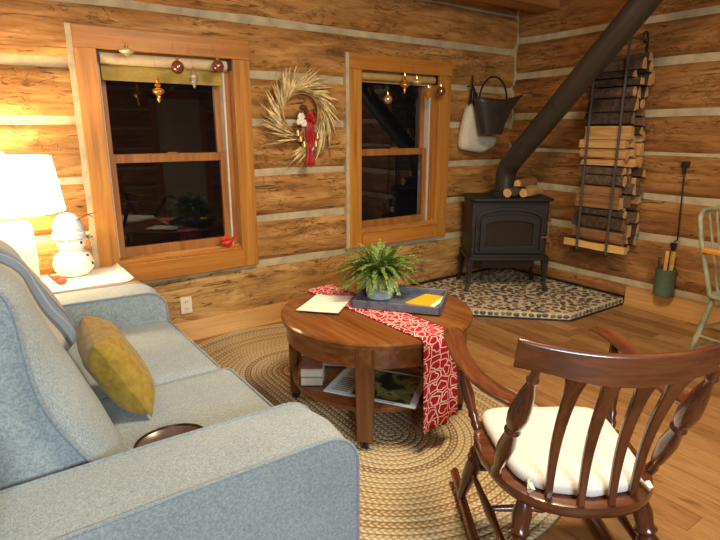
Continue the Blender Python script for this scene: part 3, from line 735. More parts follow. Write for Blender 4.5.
for ci, (ca, cb) in enumerate(cols):
    z = .548 if ci == 0 else .474; i = 0
    while z < 1.96 - .02 * ci:
        hgt = rnd.choice((rnd.uniform(.05, .075), rnd.uniform(.08, .115)))
        a, b = ca + rnd.uniform(0, .012), cb - rnd.uniform(0, .010)
        w = (b - a) / 2; hh = hgt / 2; cx = (a + b) / 2
        typ = rnd.random(); flip = rnd.choice((-1, 1))
        if typ < .5:
            poly = [(-w, -hh), (w, -hh * .7), (w * .9, hh * .1), (.3 * w, hh), (-.3 * w, hh * .8)] if flip > 0 else [(-w, -hh * .7), (w, -hh), (.3 * w, hh * .8), (-.3 * w, hh), (-w * .9, hh * .1)]
        elif typ < .72: poly = [(-w, -hh), (w, -hh), (w * .96, -hh * .1), (w * .62, hh * .72), (0, hh), (-w * .66, hh * .7), (-w * .96, -hh * .1)]
        elif typ < .86: poly = [(w * cos(2 * pi * k / 10) * rnd.uniform(.9, 1.), hh * sin(2 * pi * k / 10) * rnd.uniform(.9, 1.)) for k in range(10)]
        else: poly = [(-w, -hh), (w * .9, -hh * .9), (w * .7, hh * .8), (-w * .8, hh)]
        zz = z + hh
        mt = rnd.choice(('barkd', 'bark', 'bark', 'splitr'))
        if 1.16 < zz < 1.46: mt = rnd.choice(('split', 'split', 'split', 'bark'))
        elif 1.0 < zz < 1.1: mt = rnd.choice(('split', 'bark'))
        elif zz > 1.55: mt = rnd.choice(('barkd', 'barkd', 'bark'))
        elif .53 < zz < .70 and ci == 0: mt = 'splitr'
        en = 'endw' if rnd.random() < .6 or zz > 1.1 else 'endd'
        if 1.47 < zz < 1.62: en = 'endd'
        j0, j1 = rnd.uniform(-.045, .04) - .012 * ci, rnd.uniform(-.03, .03); tl = rnd.uniform(-.0015, .0015)
        tag(build('firewood_log', log_mesh((cx, YB0 + j0, zz + tl), (cx, YB1 + j1, zz - tl), poly, seed=ci * 50 + i, jit=.001), [mt, en]),
            'split firewood log stacked in the black wall rack, above the lowest log', 'firewood', G + ' above the lowest log')
        z += hgt + .0035; i += 1
    tops.append(z)
z = max(tops[1:])
ztop = z
tag(build('firewood_log', log_mesh((4.39, YB0 - .02, ztop + .034), (4.41, YB1 - .05, ztop + .034), [(-.03, -.03), (.04, -.032), (.02, .024), (-.02, .03)], seed=77), ['bark', 'endw']), 'single bark-sided log lying loose on top of the stack in the wall rack', 'firewood', 'loose log on the stack')

# poker and canister
pk = thing('fire_poker', 'thin black fire poker hanging on the right log wall', 'poker', (4.45, 2.02, 1.2))
build('rod', MB().tube([(4.445, 2.022, 1.215), (4.445, 2.0, .68), (4.445, 1.998, .63), (4.445, 2.02, .612)], .006, 8), 'black', pk)
build('handle', MB().tube([(4.445, 2.0245, 1.215), (4.445, 2.022, 1.14)], [.011, .013], 10), 'steel', pk)
build('hook', MB().box(4.435, 2.0, 1.195, 4.485, 2.05, 1.235), 'black', pk, bevel=.003)
cn = thing('kindling_canister', 'sage green canister hung low on the right log wall holding kindling', 'canister', (4.40, 1.985, .18))
build('body', MB().lathe([(.06, .178), (.074, .182), (.075, .39), (.078, .395), (.078, .40), (.070, .40), (.068, .19)], (4.40, 1.985, 0), 24), 'green', cn)
build('hanger', MB().box(4.462, 1.97, .37, 4.484, 2.0, .60).box(4.447, 1.965, .57, 4.484, 2.005, .60).box(4.466, 1.945, .25, 4.484, 2.025, .38), 'black', cn, bevel=.002)
for k, (dx, dy, tx, ty, L, lab) in enumerate([(-.02, .035, -.01, .01, .30, 'thin brown kindling stick on the near-wall side of the green canister'), (-.028, -.005, -.02, -.01, .355, 'broad pale kindling stick in the middle of the green canister'), (-.005, -.03, -.01, -.016, .35, 'pale kindling stick leaning right in the green canister')]):
    b0 = V(4.40 + dx, 1.985 + dy, .196); b1 = b0 + V(tx, ty, L)
    tag(build('kindling_stick', log_mesh(b0, b1, [(-.011, -.013), (.014, -.012), (.012, .013), (-.013, .011)] if k else [(-.008, -.008), (.008, -.008), (.007, .008), (-.008, .007)], seed=k, jit=.0015), ['plank' if k else 'bark', 'endw']), lab, 'kindling', 'kindling in the green canister')

pk.location.y -= .045
# coal hod and canvas bag
hk = build('wall_hook', MB().tube([(3.845, WA - .0, 1.86), (3.845, WA - .055, 1.86), (3.845, WA - .065, 1.90), (3.845, WA - .062, 1.955)], .006, 8), 'black')
tag(hk, 'small black hook on the log wall holding the canvas bag and coal hod', 'hook')
hod = thing('coal_hod', 'black metal coal hod with hoop handle and pointed spout hanging by the corner', 'coal hod', (4.05, 3.52, 1.42))
secs = []
for k in range(9):
    t_ = k / 8; zb = lerp(1.435, 1.727, t_)
    xl, xr = lerp(3.775, 3.68, t_), lerp(4.01, 4.135, t_); dy = lerp(.075, .098, t_)
    if k == 8: pass
    ring = []
    for j in range(28):
        a = 2 * pi * j / 28; x = (xl + xr) / 2 + (xr - xl) / 2 * cos(a); y = 3.43 + dy * sin(a); zz = zb
        sp = max(0, cos(a)) ** 6 * t_ ** 2.5
        x += sp * .165; zz += sp * .06 + .02 * max(0, -cos(a)) ** 2 * t_
        y = 3.43 + (y - 3.43) * (1 - .55 * sp)
        ring.append(V(x, y, zz))
    secs.append(ring)
m = MB().loft(secs, 0, cap=False); n = 28
m.f.append(tuple(reversed(range(n)))); m.mi.append(0)
build('bucket', m, 'hod', hod, solid=.004)
build('rim', MB().tube(secs[-1], .006, 8, closed=True), 'hod', hod)
build('handle', MB().tube([V(3.72 + .36 * (1 - cos(a)) / 2, 3.43, 1.727 + .20 * sin(a)) for a in [pi * k / 18 for k in range(19)]], .008, 8), 'black', hod)
bag = thing('canvas_bag', 'white canvas bag with black straps hanging behind the coal hod', 'bag', (3.9, 3.6, 1.27))
def bagf(x, z, y): return (x, y, z)
out = [(3.775, 1.70), (3.725, 1.52), (3.69, 1.33), (3.72, 1.29), (3.86, 1.275), (4.0, 1.255), (4.03, 1.28), (4.16, 1.315), (4.19, 1.375), (4.15, 1.42), (3.98, 1.43), (3.90, 1.50), (3.87, 1.68), (3.82, 1.715)]
cx, cz = 3.88, 1.42
bs = []
for y, k in ((3.682, .88), (3.655, 1.0), (3.60, 1.0), (3.565, .86)):
    bs.append([V(cx + (x - cx) * k, y + .008 * noise.noise(V(x * 9, z * 9, y)), cz + (z - cz) * k) for x, z in out])
build('sack', MB().loft(bs), 'canvas', bag, sub=1, sharp=90)
for dx in (0, .045):
    build('strap', MB().tube([(3.79 + dx, 3.615, 1.67), (3.81 + dx * .8, 3.62, 1.76), (3.842, 3.636, 1.878), (3.86 + dx * .8, 3.63, 1.78), (3.88 + dx, 3.62, 1.68)], .013, 8, sx=.3), 'black', bag)

# ---------------------------------------------------------------- wreath
wr = thing('wheat_wreath', 'dried wheat wreath with red ribbon bow hanging on the log wall between windows', 'wreath', (2.055, 3.66, 1.575))
rnd = random.Random(5)
def wpt(a, r, y): return V(2.055 + r * cos(a), y, 1.58 + r * sin(a) * 1.05)
ringm = MB()
for k in range(7):
    rr = rnd.uniform(.145, .175); y = rnd.uniform(3.625, 3.655); ph = rnd.uniform(0, 6)
    ringm.tube([wpt(2 * pi * j / 36, rr + .006 * sin(3 * 2 * pi * j / 36 + ph), y) for j in range(36)], .0055, 6, closed=True)
build('ring', ringm, 'wheatd', wr)
pl = MB(); bw = MB()
for k in range(150):
    a = -pi / 2 - .25 - 2 * pi * .90 * (k / 150) + rnd.uniform(-.05, .05)     # clockwise from the bow
    r0 = rnd.uniform(.15, .185); L = rnd.uniform(.18, .30); fl = rnd.uniform(-.02, .42); y0 = rnd.uniform(3.60, 3.655)
    p = wpt(a, r0, y0); tg = V(sin(a), 0, -cos(a)); rad = V(cos(a), 0, sin(a))
    cv = rnd.uniform(.1, .45); ptsl = []
    for j in range(8):
        t_ = j / 7; ptsl.append(p + tg * L * (t_ - .12 * t_ * t_) + rad * L * (fl * t_ - cv * t_ * t_ * .5 + .12 * t_) + V(0, -.025 * sin(t_ * 3) * ((k * 7) % 5) / 5, 0))
    w = rnd.uniform(.007, .0155)
    pl.tube(ptsl, [.002, w * .35, w * .8, w, w, w * .8, w * .45, .001], 6, sx=1., sy=.6)
    for q in range(4):
        e = ptsl[-1 - q]; bw.tube([e, e + tg * rnd.uniform(.03, .07) + rad * rnd.uniform(-.01, .03)], [.0014, .0005], 4)
build('hanging_nail', MB().tube([(2.055, 3.625, 1.752), (2.055, 3.71, 1.756)], .003, 6), 'steel', wr)
build('wheat_heads', pl, 'wheat', wr); build('awns', bw, 'wheatd', wr)
for (x0, x1, w) in ((2.075, 2.055, .022), (2.10, 2.115, .024), (2.085, 2.09, .018)):
    vs, fs = [], []
    for j in range(10):
        t_ = j / 9; zz = 1.54 - .33 * t_; xx = lerp(x0, x1, t_) + .012 * sin(t_ * 7 + x0 * 50); yy = 3.585 - .012 * sin(t_ * 8)
        vs += [(xx - w / 2, yy, zz), (xx + w / 2, yy - .012, zz)]
    for j in range(9): fs.append((2 * j, 2 * j + 1, 2 * j + 3, 2 * j + 2))
    build('ribbon_tail', MB().add(vs, fs), 'redrib', wr, solid=.003)
lp = MB()
for sx in (-1, 1):
    for up_ in (.03, -.01): lp.tube([V(2.095 + sx * .036 * sin(a) * 1.0, 3.575 + .02 * cos(a), 1.545 + up_ * sin(a) + .02 * sin(2 * a) * sx) for a in [pi * j / 10 for j in range(11)]], .018, 8, sx=.25)
lp.ell((2.095, 3.57, 1.545), (.018, .015, .022))
build('bow', lp, 'redrib', wr)
sm = MB()
for k in range(5): 
    x0 = 2.03 + .03 * k; sm.tube([V(x0 + .01 * sin(j * .9 + k), 3.592, 1.53 - j * .03 * (.7 + .08 * k)) for j in range(8)], .011, 6, sx=.3)
build('mottled_ribbon', sm, 'plaid', wr)
fl = MB()
for (x, z, s_) in ((2.02, 1.56, .027), (2.04, 1.515, .025), (2.0, 1.525, .02)):
    for k in range(6):
        a = 2 * pi * k / 6; fl.ell((x + s_ * .6 * cos(a), 3.58, z + s_ * .6 * sin(a)), (s_ * .55, .012, s_ * .55), n=8, m=6)
build('white_flower', fl, 'white', wr)
pc = MB().ell((2.045, 3.59, 1.625), (.03, .025, .022)).ell((2.07, 3.59, 1.60), (.02, .02, .02)).ell((2.13, 3.6, 1.60), (.012, .012, .02))
build('pinecone', pc, 'cone', wr)
for (x, z) in ((1.99, 1.44), (2.155, 1.42), (2.01, 1.40), (2.04, 1.36), (2.14, 1.36)):
    build('bell', MB().lathe([(.004, .03), (.012, .026), (.016, .01), (.022, -.012), (.024, -.016)], (x, 3.585, z), 12), 'bell', wr)

# ---------------------------------------------------------------- hanging ornaments
def ornament(label, x, z, kind, mat, top, y=3.60):
    t = thing('ornament', label, 'ornament', (x, y, z))
    m = MB()
    if kind == 'ball': m.ell((x, y, z), .040, n=20, m=14); hc = .038
    elif kind == 'finial':
        m.lathe([(.003, .068), (.012, .060), (.006, .047), (.018, .036), (.020, .028), (.008, .018), (.026, .012), (.036, 0), (.036, -.008), (.024, -.022), (.010, -.03), (.014, -.042), (.012, -.052), (.003, -.07)], (x, y, z), 20); hc = .066
    elif kind == 'drop':
        m.lathe([(.005, .045), (.018, .034), (.032, .012), (.033, 0), (.026, -.022), (.011, -.048), (.002, -.066)], (x, y, z), 8); hc = .043
    elif kind == 'flat':
        m.lathe([(.004, .026), (.02, .018), (.04, .006), (.043, 0), (.038, -.010), (.016, -.02), (.003, -.03)], (x, y, z), 20); hc = .025
    else:
        m.lathe([(.004, .034), (.018, .026), (.033, .010), (.037, -.004), (.030, -.024), (.012, -.036), (.003, -.04)], (x, y, z), 14); hc = .033
    build('bauble', m, mat, t, sharp=60 if kind != 'drop' else 20)
    build('cap', MB().lathe([(.010, 0), (.010, .012), (.006, .016), (.006, .02)], (x, y, z + hc), 10), 'gold', t)
    build('thread', MB().tube([(x, y, z + hc + .015), (x, WA - .034, top)], .0009, 5), 'thread', t)
T1, T2 = 2.0, 1.99
ornament('flattened pale pearl ornament in front of the first window, nearest the lamp', .857, 1.918, 'flat', 'pearl', T1)
ornament('shiny copper-brown ball ornament left of the silver drop, first window', 1.153, 1.846, 'ball', 'brown', T1)
ornament('amber gold finial ornament hanging lowest in the first window', 1.021, 1.700, 'finial', 'gold', T1)
ornament('pointed silver-gold drop ornament between the two brown balls, first window', 1.252, 1.79, 'drop', 'silver', T1)
ornament('shiny copper-brown ball ornament at the right end of the first window', 1.416, 1.868, 'ball', 'brown', T1)
ornament('rose gold ribbed ornament hanging lowest in the second window', 2.834, 1.712, 'lantern', 'rosegold', T2)
ornament('gold finial ornament in the second window beside the flat pearl one', 3.010, 1.832, 'finial', 'gold', T2)
ornament('small flat pearl ornament in the second window between finial and drop', 3.140, 1.857, 'flat', 'pearl', T2)
ornament('pointed gold drop ornament at the right jamb of the second window', 3.272, 1.775, 'drop', 'gold', T2)
ornament('dark brown ball ornament in front of the right casing, second window', 3.417, 1.795, 'ball', 'brown', T2)

# cardinal on the sill, outlet
cd = thing('bird_figurine', 'small red cardinal bird figurine perched on the first window sill', 'figurine', (1.44, 3.69, .64))
cx_, cy_, cz_ = 1.455, 3.69, .64
build('body', MB().loft([[V(cx_ + x, cy_ + r * cos(a), cz_ + z_ + r * 1.2 * sin(a)) for a in [2 * pi * k / 12 for k in range(12)]] for x, z_, r in ((-.052, .035, .006), (-.038, .034, .018), (-.01, .03, .026), (.015, .035, .022), (.035, .06, .012), (.055, .095, .008), (.06, .10, .003))]), 'cardinal', cd)
build('head', MB().ell((cx_ - .04, cy_, cz_ + .062), .02).tube([(cx_ - .03, cy_, cz_ + .07), (cx_ - .02, cy_, cz_ + .105)], [.014, .002], 8), 'cardinal', cd)
build('beak', MB().tube([(cx_ - .055, cy_, cz_ + .06), (cx_ - .075, cy_, cz_ + .056)], [.007, .001], 8), 'copper', cd)
ol = thing('wall_outlet', 'ivory double outlet plate on the lowest log beside the sofa', 'outlet', (1.11, WA - .01, .265))
build('plate', MB().box(1.067, WA - .028, .205, 1.147, WA + .0, .325), 'outlet', ol, bevel=.004)
for zc in (.24, .29):
    rc = build('receptacle', MB().lathe([(.019, 0), (.019, .004)], (0, 0, 0), 16), 'outlet', ol, local=True)
    rc.location = (1.107 - 1.11, -.02, zc - .265); rc.rotation_euler = (pi / 2, 0, 0)
    for dx in (-.007, .007): build('slot', MB().box(1.107 + dx - .0015, WA - .0355, zc - .004, 1.107 + dx + .0015, WA - .033, zc + .008), 'slot', ol)

# ---------------------------------------------------------------- sofa
sf = thing('sofa', 'blue-grey upholstered two-seat sofa with track arms along the left', 'sofa', (.3, 2.0, 0))
def arm(y0, y1, zt, xf):
    rr = .10; prof = [(-.26, .10), (xf, .10)]
    prof = [(-.26, .1)] + [(xf + .012 * 0, .1)] + [(xf - rr + rr * cos(a), zt - rr + rr * sin(a)) for a in [pi / 2 * k / 8 for k in range(9)]] + [(.3, zt + .006), (-.26, zt + .004)]
    m = MB().loft([[V(x, y, z) for x, z in prof] for y in (y0, y0 + .01, (y0 + y1) / 2, y1 - .01, y1)])
    # soft crown across the top
    for i, p in enumerate(m.v):
        if abs(p.y - (y0 + y1) / 2) < 1e-6 and p.z > .3: m.v[i] = p + V(.006, 0, .012)
    a = build('arm', m, 'sofa', sf, bevel=.006, sharp=40)
    for y in (y0 + .002, y1 - .002):
        build('welt', MB().tube([V(x, y, z) for x, z in prof[1:]], .0055, 8), 'welt', a)
arm(1.09, 1.335, .655, .768)
arm(2.775, 3.02, .655, .735)
build('frame', MB().box(-.26, 1.33, .10, .70, 2.78, .35), 'sofa', sf, bevel=.01)
build('back_frame', MB().box(-.30, 1.12, .10, -.06, 2.99, .86), 'sofa', sf, bevel=.03)
def loopw(hx, hy, r, zc, mtx, n=5): return [mtx @ V(x, y, zc) for x, y in rrect(hx, hy, r, n)]
for y0, y1, xf in ((1.345, 2.028, .765), (2.036, 2.77, .735)):
    hx, hy, hz = (xf - .02) / 2, (y1 - y0) / 2, .078
    T = Matrix.Translation(V((xf + .02) / 2, (y0 + y1) / 2, .425))
    c = build('seat_cushion', MB().puff((hx, hy, hz), .03, (.006, .0, .022), 14, T), 'sofa', sf)
    for zz in (.066, -.066): build('welt', MB().tube(loopw(hx + .002, hy + .001, .03, zz, T), .005, 7, closed=True), 'welt', c)
tilt = atan2(.127, .477)
PROF = [(.215, .495), (.165, .60), (.115, .70), (.075, .79), (.052, .87), (.042, .95), (.036, 1.05), (.024, 1.12), (-.01, 1.165), (-.06, 1.18), (-.12, 1.16), (-.16, 1.08), (-.14, .90), (-.07, .62), (-.03, .495)]
BUL = [.055, .075, .090, .100, .095, .080, .055, .045, .04, .04, .02, 0, 0, 0, 0]
def pn(i):
    a, b = V(*PROF[max(i - 1, 0)]), V(*PROF[min(i + 1, len(PROF) - 1)]); d = b - a
    return V(d.y, -d.x).normalized()
def back_pt(i, w, zs):
    p = V(*PROF[i]) + pn(i) * BUL[i] * w
    return p.x, .495 + (p.y - .495) * zs
def refine(P, k=3):                                            # Catmull-Rom through the profile
    out = []
    for i in range(len(P) - 1):
        p0, p1, p2, p3 = (Vector(P[max(0, min(len(P) - 1, j))]) for j in (i - 1, i, i + 1, i + 2))
        for q in range(k):
            u = q / k; out.append(.5 * (2 * p1 + (p2 - p0) * u + (2 * p0 - 5 * p1 + 4 * p2 - p3) * u * u + (3 * p1 - p0 - 3 * p2 + p3) * u ** 3))
    return out + [Vector(P[-1])]
for y0, y1, za, zb in ((1.385, 2.05, .95, .80), (2.06, 2.765, .74, .74)):
    secs = []; rings = []
    NY = 20
    for k in range(NY + 1):
        t_ = k / NY; y = lerp(y0, y1, t_); w = (1 - abs(2 * t_ - 1) ** 3.2) ** .8 * (1.35 if y0 > 2 else 1); zs = lerp(za, zb, t_)
        P = refine([back_pt(i, w, zs) for i in range(len(PROF))])
        secs.append([V(p.x, y, p.y) for p in P])
    c = build('back_cushion', MB().loft(secs), 'sofa', sf, sharp=50)
    for sec in (secs[0], secs[-1]): build('welt', MB().tube(sec, .0065, 7, closed=True), 'welt', c)

# throw over the far back cushion
vs, uv, fs = [], [], []
NU = 16
for i in range(NU + 1):
    y = lerp(2.085, 2.60, i / NU); t_ = (y - 2.06) / .705; w = max((1 - abs(2 * t_ - 1) ** 3.2), 0) ** .8 * 1.35
    P = refine([back_pt(q, w, .74) for q in range(2, 12)])
    for j, p in enumerate(P):
        a, b = P[max(j - 1, 0)], P[min(j + 1, len(P) - 1)]; d = b - a; nn = V(d.y, -d.x).normalized()
        o_ = .020 + .004 * sin(y * 38 + j * .3) + .004 * sin(j * .5 + y * 9)
        vs.append(V(p.x + nn.x * o_, y, p.y + nn.y * o_)); uv.append((i / NU, j / (len(P) - 1)))
NV = len(P) - 1
for i in range(NU):
    for j in range(NV):
        a = i * (NV + 1) + j; fs.append((a, a + NV + 1, a + NV + 2, a + 1))
tag(build('throw_blanket', MB().add(vs, fs, 0, uv), 'throw', solid=.014, sharp=180), 'grey throw blanket with blue stripes draped over the far back cushion of sofa', 'blanket')

# mustard pillow
pw = MB()
A, B, Cc, D = V(.372, 1.715, .53), V(.392, 2.09, .53), V(.258, 2.12, .82), V(.235, 1.745, .80)
ce = (A + B + Cc + D) / 4; eu = (B - A) / 2; ev = (D - A) / 2; en = eu.cross(ev).normalized()
if en.x < 0: en = -en
n = 16; vs = []; fs = []
for sd in (1, -1):
    for i in range(n + 1):
        for j in range(n + 1):
            u, v = -1 + 2 * i / n, -1 + 2 * j / n
            k = max(0, (1 - u ** 4) * (1 - v ** 4)) ** .6
            pin = 1 - .07 * (1 - abs(u) ** 2) * abs(v) ** 4; pinv = 1 - .07 * (1 - abs(v) ** 2) * abs(u) ** 4
            vs.append(ce + eu * u * pinv + ev * v * pin + en * sd * (.075 * k + .001) + en * .004 * noise.noise(V(u * 3, v * 3, sd)))
m2 = (n + 1) ** 2
for sd in range(2):
    for i in range(n):
        for j in range(n):
            a = sd * m2 + i * (n + 1) + j; q = (a, a + n + 1, a + n + 2, a + 1); fs.append(q if sd == 0 else q[::-1])
for i in range(n):
    for (a, b) in ((i, i + 1), ((n) * (n + 1) + i + 1, n * (n + 1) + i)): fs.append((a, b, b + m2, a + m2))
    for (a, b) in (((i + 1) * (n + 1), i * (n + 1)), (i * (n + 1) + n, (i + 1) * (n + 1) + n)): fs.append((a, b, b + m2, a + m2))
tag(build('throw_pillow', MB().add(vs, fs), 'mustard', sharp=180), 'mustard yellow square throw pillow leaning against the sofa back', 'pillow')

ds = thing('serving_dish', 'shallow dark-rimmed oval dish lying on the near sofa seat beside the arm', 'dish', (.372, 1.495, .534))
build('bowl', MB().lathe([(.001, .006), (.045, .006), (.070, .016), (.082, .026), (.086, .026), (.073, .010), (.05, .0), (.001, 0)], (.372, 1.495, .534), 32, sx=1.2, cap=False), 'dishin', ds)
build('rim', MB().tube([((.372) + 1.2 * .085 * cos(a), 1.495 + .085 * sin(a), .560) for a in [2 * pi * k / 40 for k in range(40)]], .0045, 8, closed=True), 'dish', ds)

# ---------------------------------------------------------------- end table, lamp, snowman
et = thing('end_table', 'oak end table with rounded corners between the sofa arm and window wall', 'table', (.33, 3.36, 0))
build('top', MB().prism([(x + .32, y) for x, y in rrect(.38, .30, .12, 8, 3.345)], .595, .622), 'oaktop', et, bevel=.006)
build('apron', MB().box(-.0, 3.12, .50, .63, 3.58, .596), 'oaktop', et, bevel=.004)
for x in (.03, .60):
    for y in (3.15, 3.55): build('leg', MB().loft([[V(x + w * a, y + w * b, z) for a, b in ((-1, -1), (1, -1), (1, 1), (-1, 1))] for z, w in ((0, .016), (.5, .026), (.596, .026))]), 'oaktop', et, bevel=.003)
m = MB(); vs, fs = [], []
NX = 26
for i in range(NX + 1):
    x = lerp(-.02, .675, i / NX)
    for j in range(9):
        y = lerp(3.19, 3.615, j / 8); up = .018 * max(0, (x - .63) / .045) ** 2
        vs.append((x, y + .004 * sin(x * 15), .626 + .002 * noise.noise(V(x * 9, y * 9, 0)) + up))
for i in range(NX):
    for j in range(8): a = i * 9 + j; fs.append((a, a + 9, a + 10, a + 1))
tag(build('table_runner', MB().add(vs, fs), 'cream', solid=.005, sharp=180), 'cream white cloth runner lying on the end table under the lamp', 'runner')
LX, LY = .14, 3.40
lt = thing('table_lamp', 'white ceramic table lamp with glowing drum shade on the end table', 'lamp', (LX, LY, .63))
build('base', MB().puff((.085, .085, .175), .025, (.008, .008, 0), 10, Matrix.Translation(V(LX, LY, .806))), 'ceramic', lt)
build('stem', MB().tube([(LX, LY, .975), (LX, LY, 1.328)], .012, 10), 'brass', lt)
n = 40; vs = []
o_ = [(.225, 1.328), (.262, 1.04), (.258, 1.04), (.221, 1.328)]
vs = [V(LX + r * cos(2 * pi * j / n), LY + r * sin(2 * pi * j / n), z) for r, z in o_ for j in range(n)]
fs = [(k * n + j, k * n + (j + 1) % n, ((k + 1) % 4) * n + (j + 1) % n, ((k + 1) % 4) * n + j) for k in range(4) for j in range(n)]
build('lamp_shade', MB().add(vs, fs), 'shade', lt)
build('shade_spider', MB().box(LX - .222, LY - .003, 1.318, LX + .222, LY + .003, 1.324), 'brass', lt)
build('finial', MB().lathe([(.006, 1.322), (.014, 1.334), (.016, 1.344), (.008, 1.356), (.002, 1.36)], (LX, LY, 0), 12), 'ceramic', lt)

sn = thing('snowman_figure', 'white snowman figure in a knit hat beside the lamp on the end table', 'figurine', (.42, 3.52, .63))
build('body', MB().lathe([(.03, .631), (.075, .634), (.105, .665), (.112, .70), (.10, .745), (.065, .775), (.02, .783)], (.42, 3.52, 0), 26), 'snow', sn)
build('head', MB().ell((.42, 3.52, .825), (.078, .078, .066), n=20), 'snow', sn)
build('hat', MB().lathe([(.07, .845), (.088, .853), (.088, .885), (.078, .89), (.080, .92), (.066, .965), (.04, .99), (.01, 1.0)], (.415, 3.52, 0), 22), 'knit', sn)
sp = MB(); rnd = random.Random(3)
for k in range(46):
    a = 2 * pi * rnd.random(); z_ = rnd.choice((.775, .85)) ; r = .075 if z_ < .8 else .086
    p = V(.42 + r * cos(a), 3.52 + r * sin(a), z_); sp.tube([p, p + V(cos(a + rnd.uniform(-1, 1)), sin(a + rnd.uniform(-1, 1)), rnd.uniform(-.5, .6)) * rnd.uniform(.02, .045)], [.003, .001], 5)
build('foliage', sp, 'greenery', sn)
build('hat_twig', MB().tube([(.45, 3.47, .955), (.52, 3.48, .985), (.575, 3.49, .995)], [.004, .003, .001], 6).tube([(.52, 3.48, .985), (.55, 3.47, .965)], [.003, .001], 5), 'cone', sn)
def on_body(a, z, r): return V(.42 + r * cos(a), 3.52 + r * sin(a), z)
for (a, z, r) in ((-.95, .828, .074), (-.75, .748, .093), (-.62, .70, .110)): build('button', MB().ell(on_body(a, z, r), .009), 'coal', sn)
fg = MB().ell((.325, 3.33, .648), (.03, .02, .02)).ell((.302, 3.335, .666), (.022, .016, .018)).tube([(.29, 3.335, .668), (.265, 3.34, .69)], [.012, .003], 8)
tag(build('bird_figurine', fg, 'clay'), 'small terracotta bird figurine at the foot of the lamp beside the snowman', 'figurine')

# ---------------------------------------------------------------- rug
RL, RR = .90, .87
rg = MB(); secs = []
def stad(r, z, cx=0, cy=0, n=40):
    P = []
    for k in range(n): 
        a = pi * k / (n - 1); P.append(V(cx + r * cos(a), cy + RL / 2 + r * sin(a), z))
    for k in range(n):
        a = pi + pi * k / (n - 1); P.append(V(cx + r * cos(a), cy - RL / 2 + r * sin(a), z))
    return P
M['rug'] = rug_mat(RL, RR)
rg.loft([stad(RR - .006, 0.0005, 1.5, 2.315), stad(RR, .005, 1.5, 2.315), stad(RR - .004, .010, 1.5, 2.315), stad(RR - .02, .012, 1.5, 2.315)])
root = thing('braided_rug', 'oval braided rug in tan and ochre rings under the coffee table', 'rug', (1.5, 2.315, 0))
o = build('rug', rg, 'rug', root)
bpy.data.objects.remove(root); o.parent = None; o.name = 'braided_rug'; o.location = (1.5, 2.315, 0)
tag(o, 'oval braided rug in tan and ochre rings under the coffee table', 'rug')
RUGZ = .012

# ---------------------------------------------------------------- coffee table
TX, TY, TZ, TR = 1.63, 2.145, .558, .497
ct = thing('coffee_table', 'round cherry-wood coffee table with lower shelf and casters on the rug', 'table', (TX, TY, RUGZ))
build('tabletop', MB().lathe([(TR - .02, TZ - .038), (TR - .004, TZ - .034), (TR, TZ - .022), (TR, TZ - .012), (TR - .006, TZ - .002), (TR - .016, TZ), (.001, TZ)], (TX, TY, 0), 72), 'cherry', ct, sharp=30)
build('apron', MB().lathe([(TR - .035, TZ - .135), (TR - .026, TZ - .13), (TR - .026, TZ - .03)], (TX, TY, 0), 72), 'cherry', ct)
build('shelf', MB().lathe([(.43, .195), (.445, .2), (.445, .218), (.438, .222), (.001, .222)], (TX, TY, 0), 64), 'cherryd', ct)
dl = V(.344 * 2, -.325 * 2, 0).normalized(); pl_ = V(.325, .344, 0).normalized()
for d in (dl, -dl, pl_, -pl_):
    c = V(TX, TY, 0) + d * .446; tv = V(-d.y, d.x, 0)
    l = build('leg', MB().loft([[c + d * a * .024 + tv * b * w + V(0, 0, z) for a, b in ((-1, -1), (1, -1), (1, 1), (-1, 1))] for z, w in ((.055, .036), (.30, .042), (TZ - .03, .047))]), 'cherryd', ct, bevel=.004)
    w_ = MB()
    for s_ in (-1, 1): w_.tube([c + V(0, 0, .034) + tv * s_ * .005, c + V(0, 0, .034) + tv * s_ * .014], .0215, 16)
    w_.tube([c + V(0, 0, .034), c + V(0, 0, .06)], .006, 8)
    build('caster', w_, 'black', l)

# runner with hearts
vs, uv, fs = [], [], []
c0, c1 = V(1.583, 2.53, 0), V(1.611, 1.645, 0)
dirr = (c1 - c0).normalized(); sd = V(-dirr.y, dirr.x, 0); W = .094
path = []
def edge_pt(sgn_w, sgn):  # where the strip's line leaves the round top
    o = c0 + sd * sgn_w; rel = o - V(TX, TY, 0); b = rel.dot(dirr); cc = rel.length_squared - (TR + .004) ** 2
    return o + dirr * (-b + sgn * sqrt(max(b * b - cc, 0)))
NW = 8
for i in range(NW + 1):
    w = lerp(-W, W, i / NW); pe = edge_pt(w, 1); ps = edge_pt(w, -1)
    col = []; L = 0
    for j in range(7):                                      # far drop
        t_ = j / 6; col.append(V(ps.x - dirr.x * .006, ps.y - dirr.y * .006, lerp(.42, TZ - .01, t_)))
    for j in range(25): 
        p = ps.lerp(pe, j / 24); col.append(V(p.x, p.y, TZ + .005 + .0015 * noise.noise(V(p.x * 14, p.y * 14, 0))))
    for j in range(1, 20):
        t_ = j / 19; z = lerp(TZ + .0, .135 + .02 * (w / W), t_)
        off = .007 + .012 * t_ * sin(w * 60 + 1.) + .02 * t_
        col.append(V(pe.x + dirr.x * off + sd.x * .015 * t_ * (w / W), pe.y + dirr.y * off + sd.y * .015 * t_ * (w / W), z))
    for j, p in enumerate(col):
        if j: L += (p - col[j - 1]).length
        vs.append(p); uv.append((w, L))
n = 7 + 25 + 19
for i in range(NW):
    for j in range(n - 1): a = i * n + j; fs.append((a, a + n, a + n + 1, a + 1))
tag(build('table_runner', MB().add(vs, fs, 0, uv), 'hearts', solid=.003, sharp=60), 'red table runner with white heart outlines draped over the coffee table', 'runner')

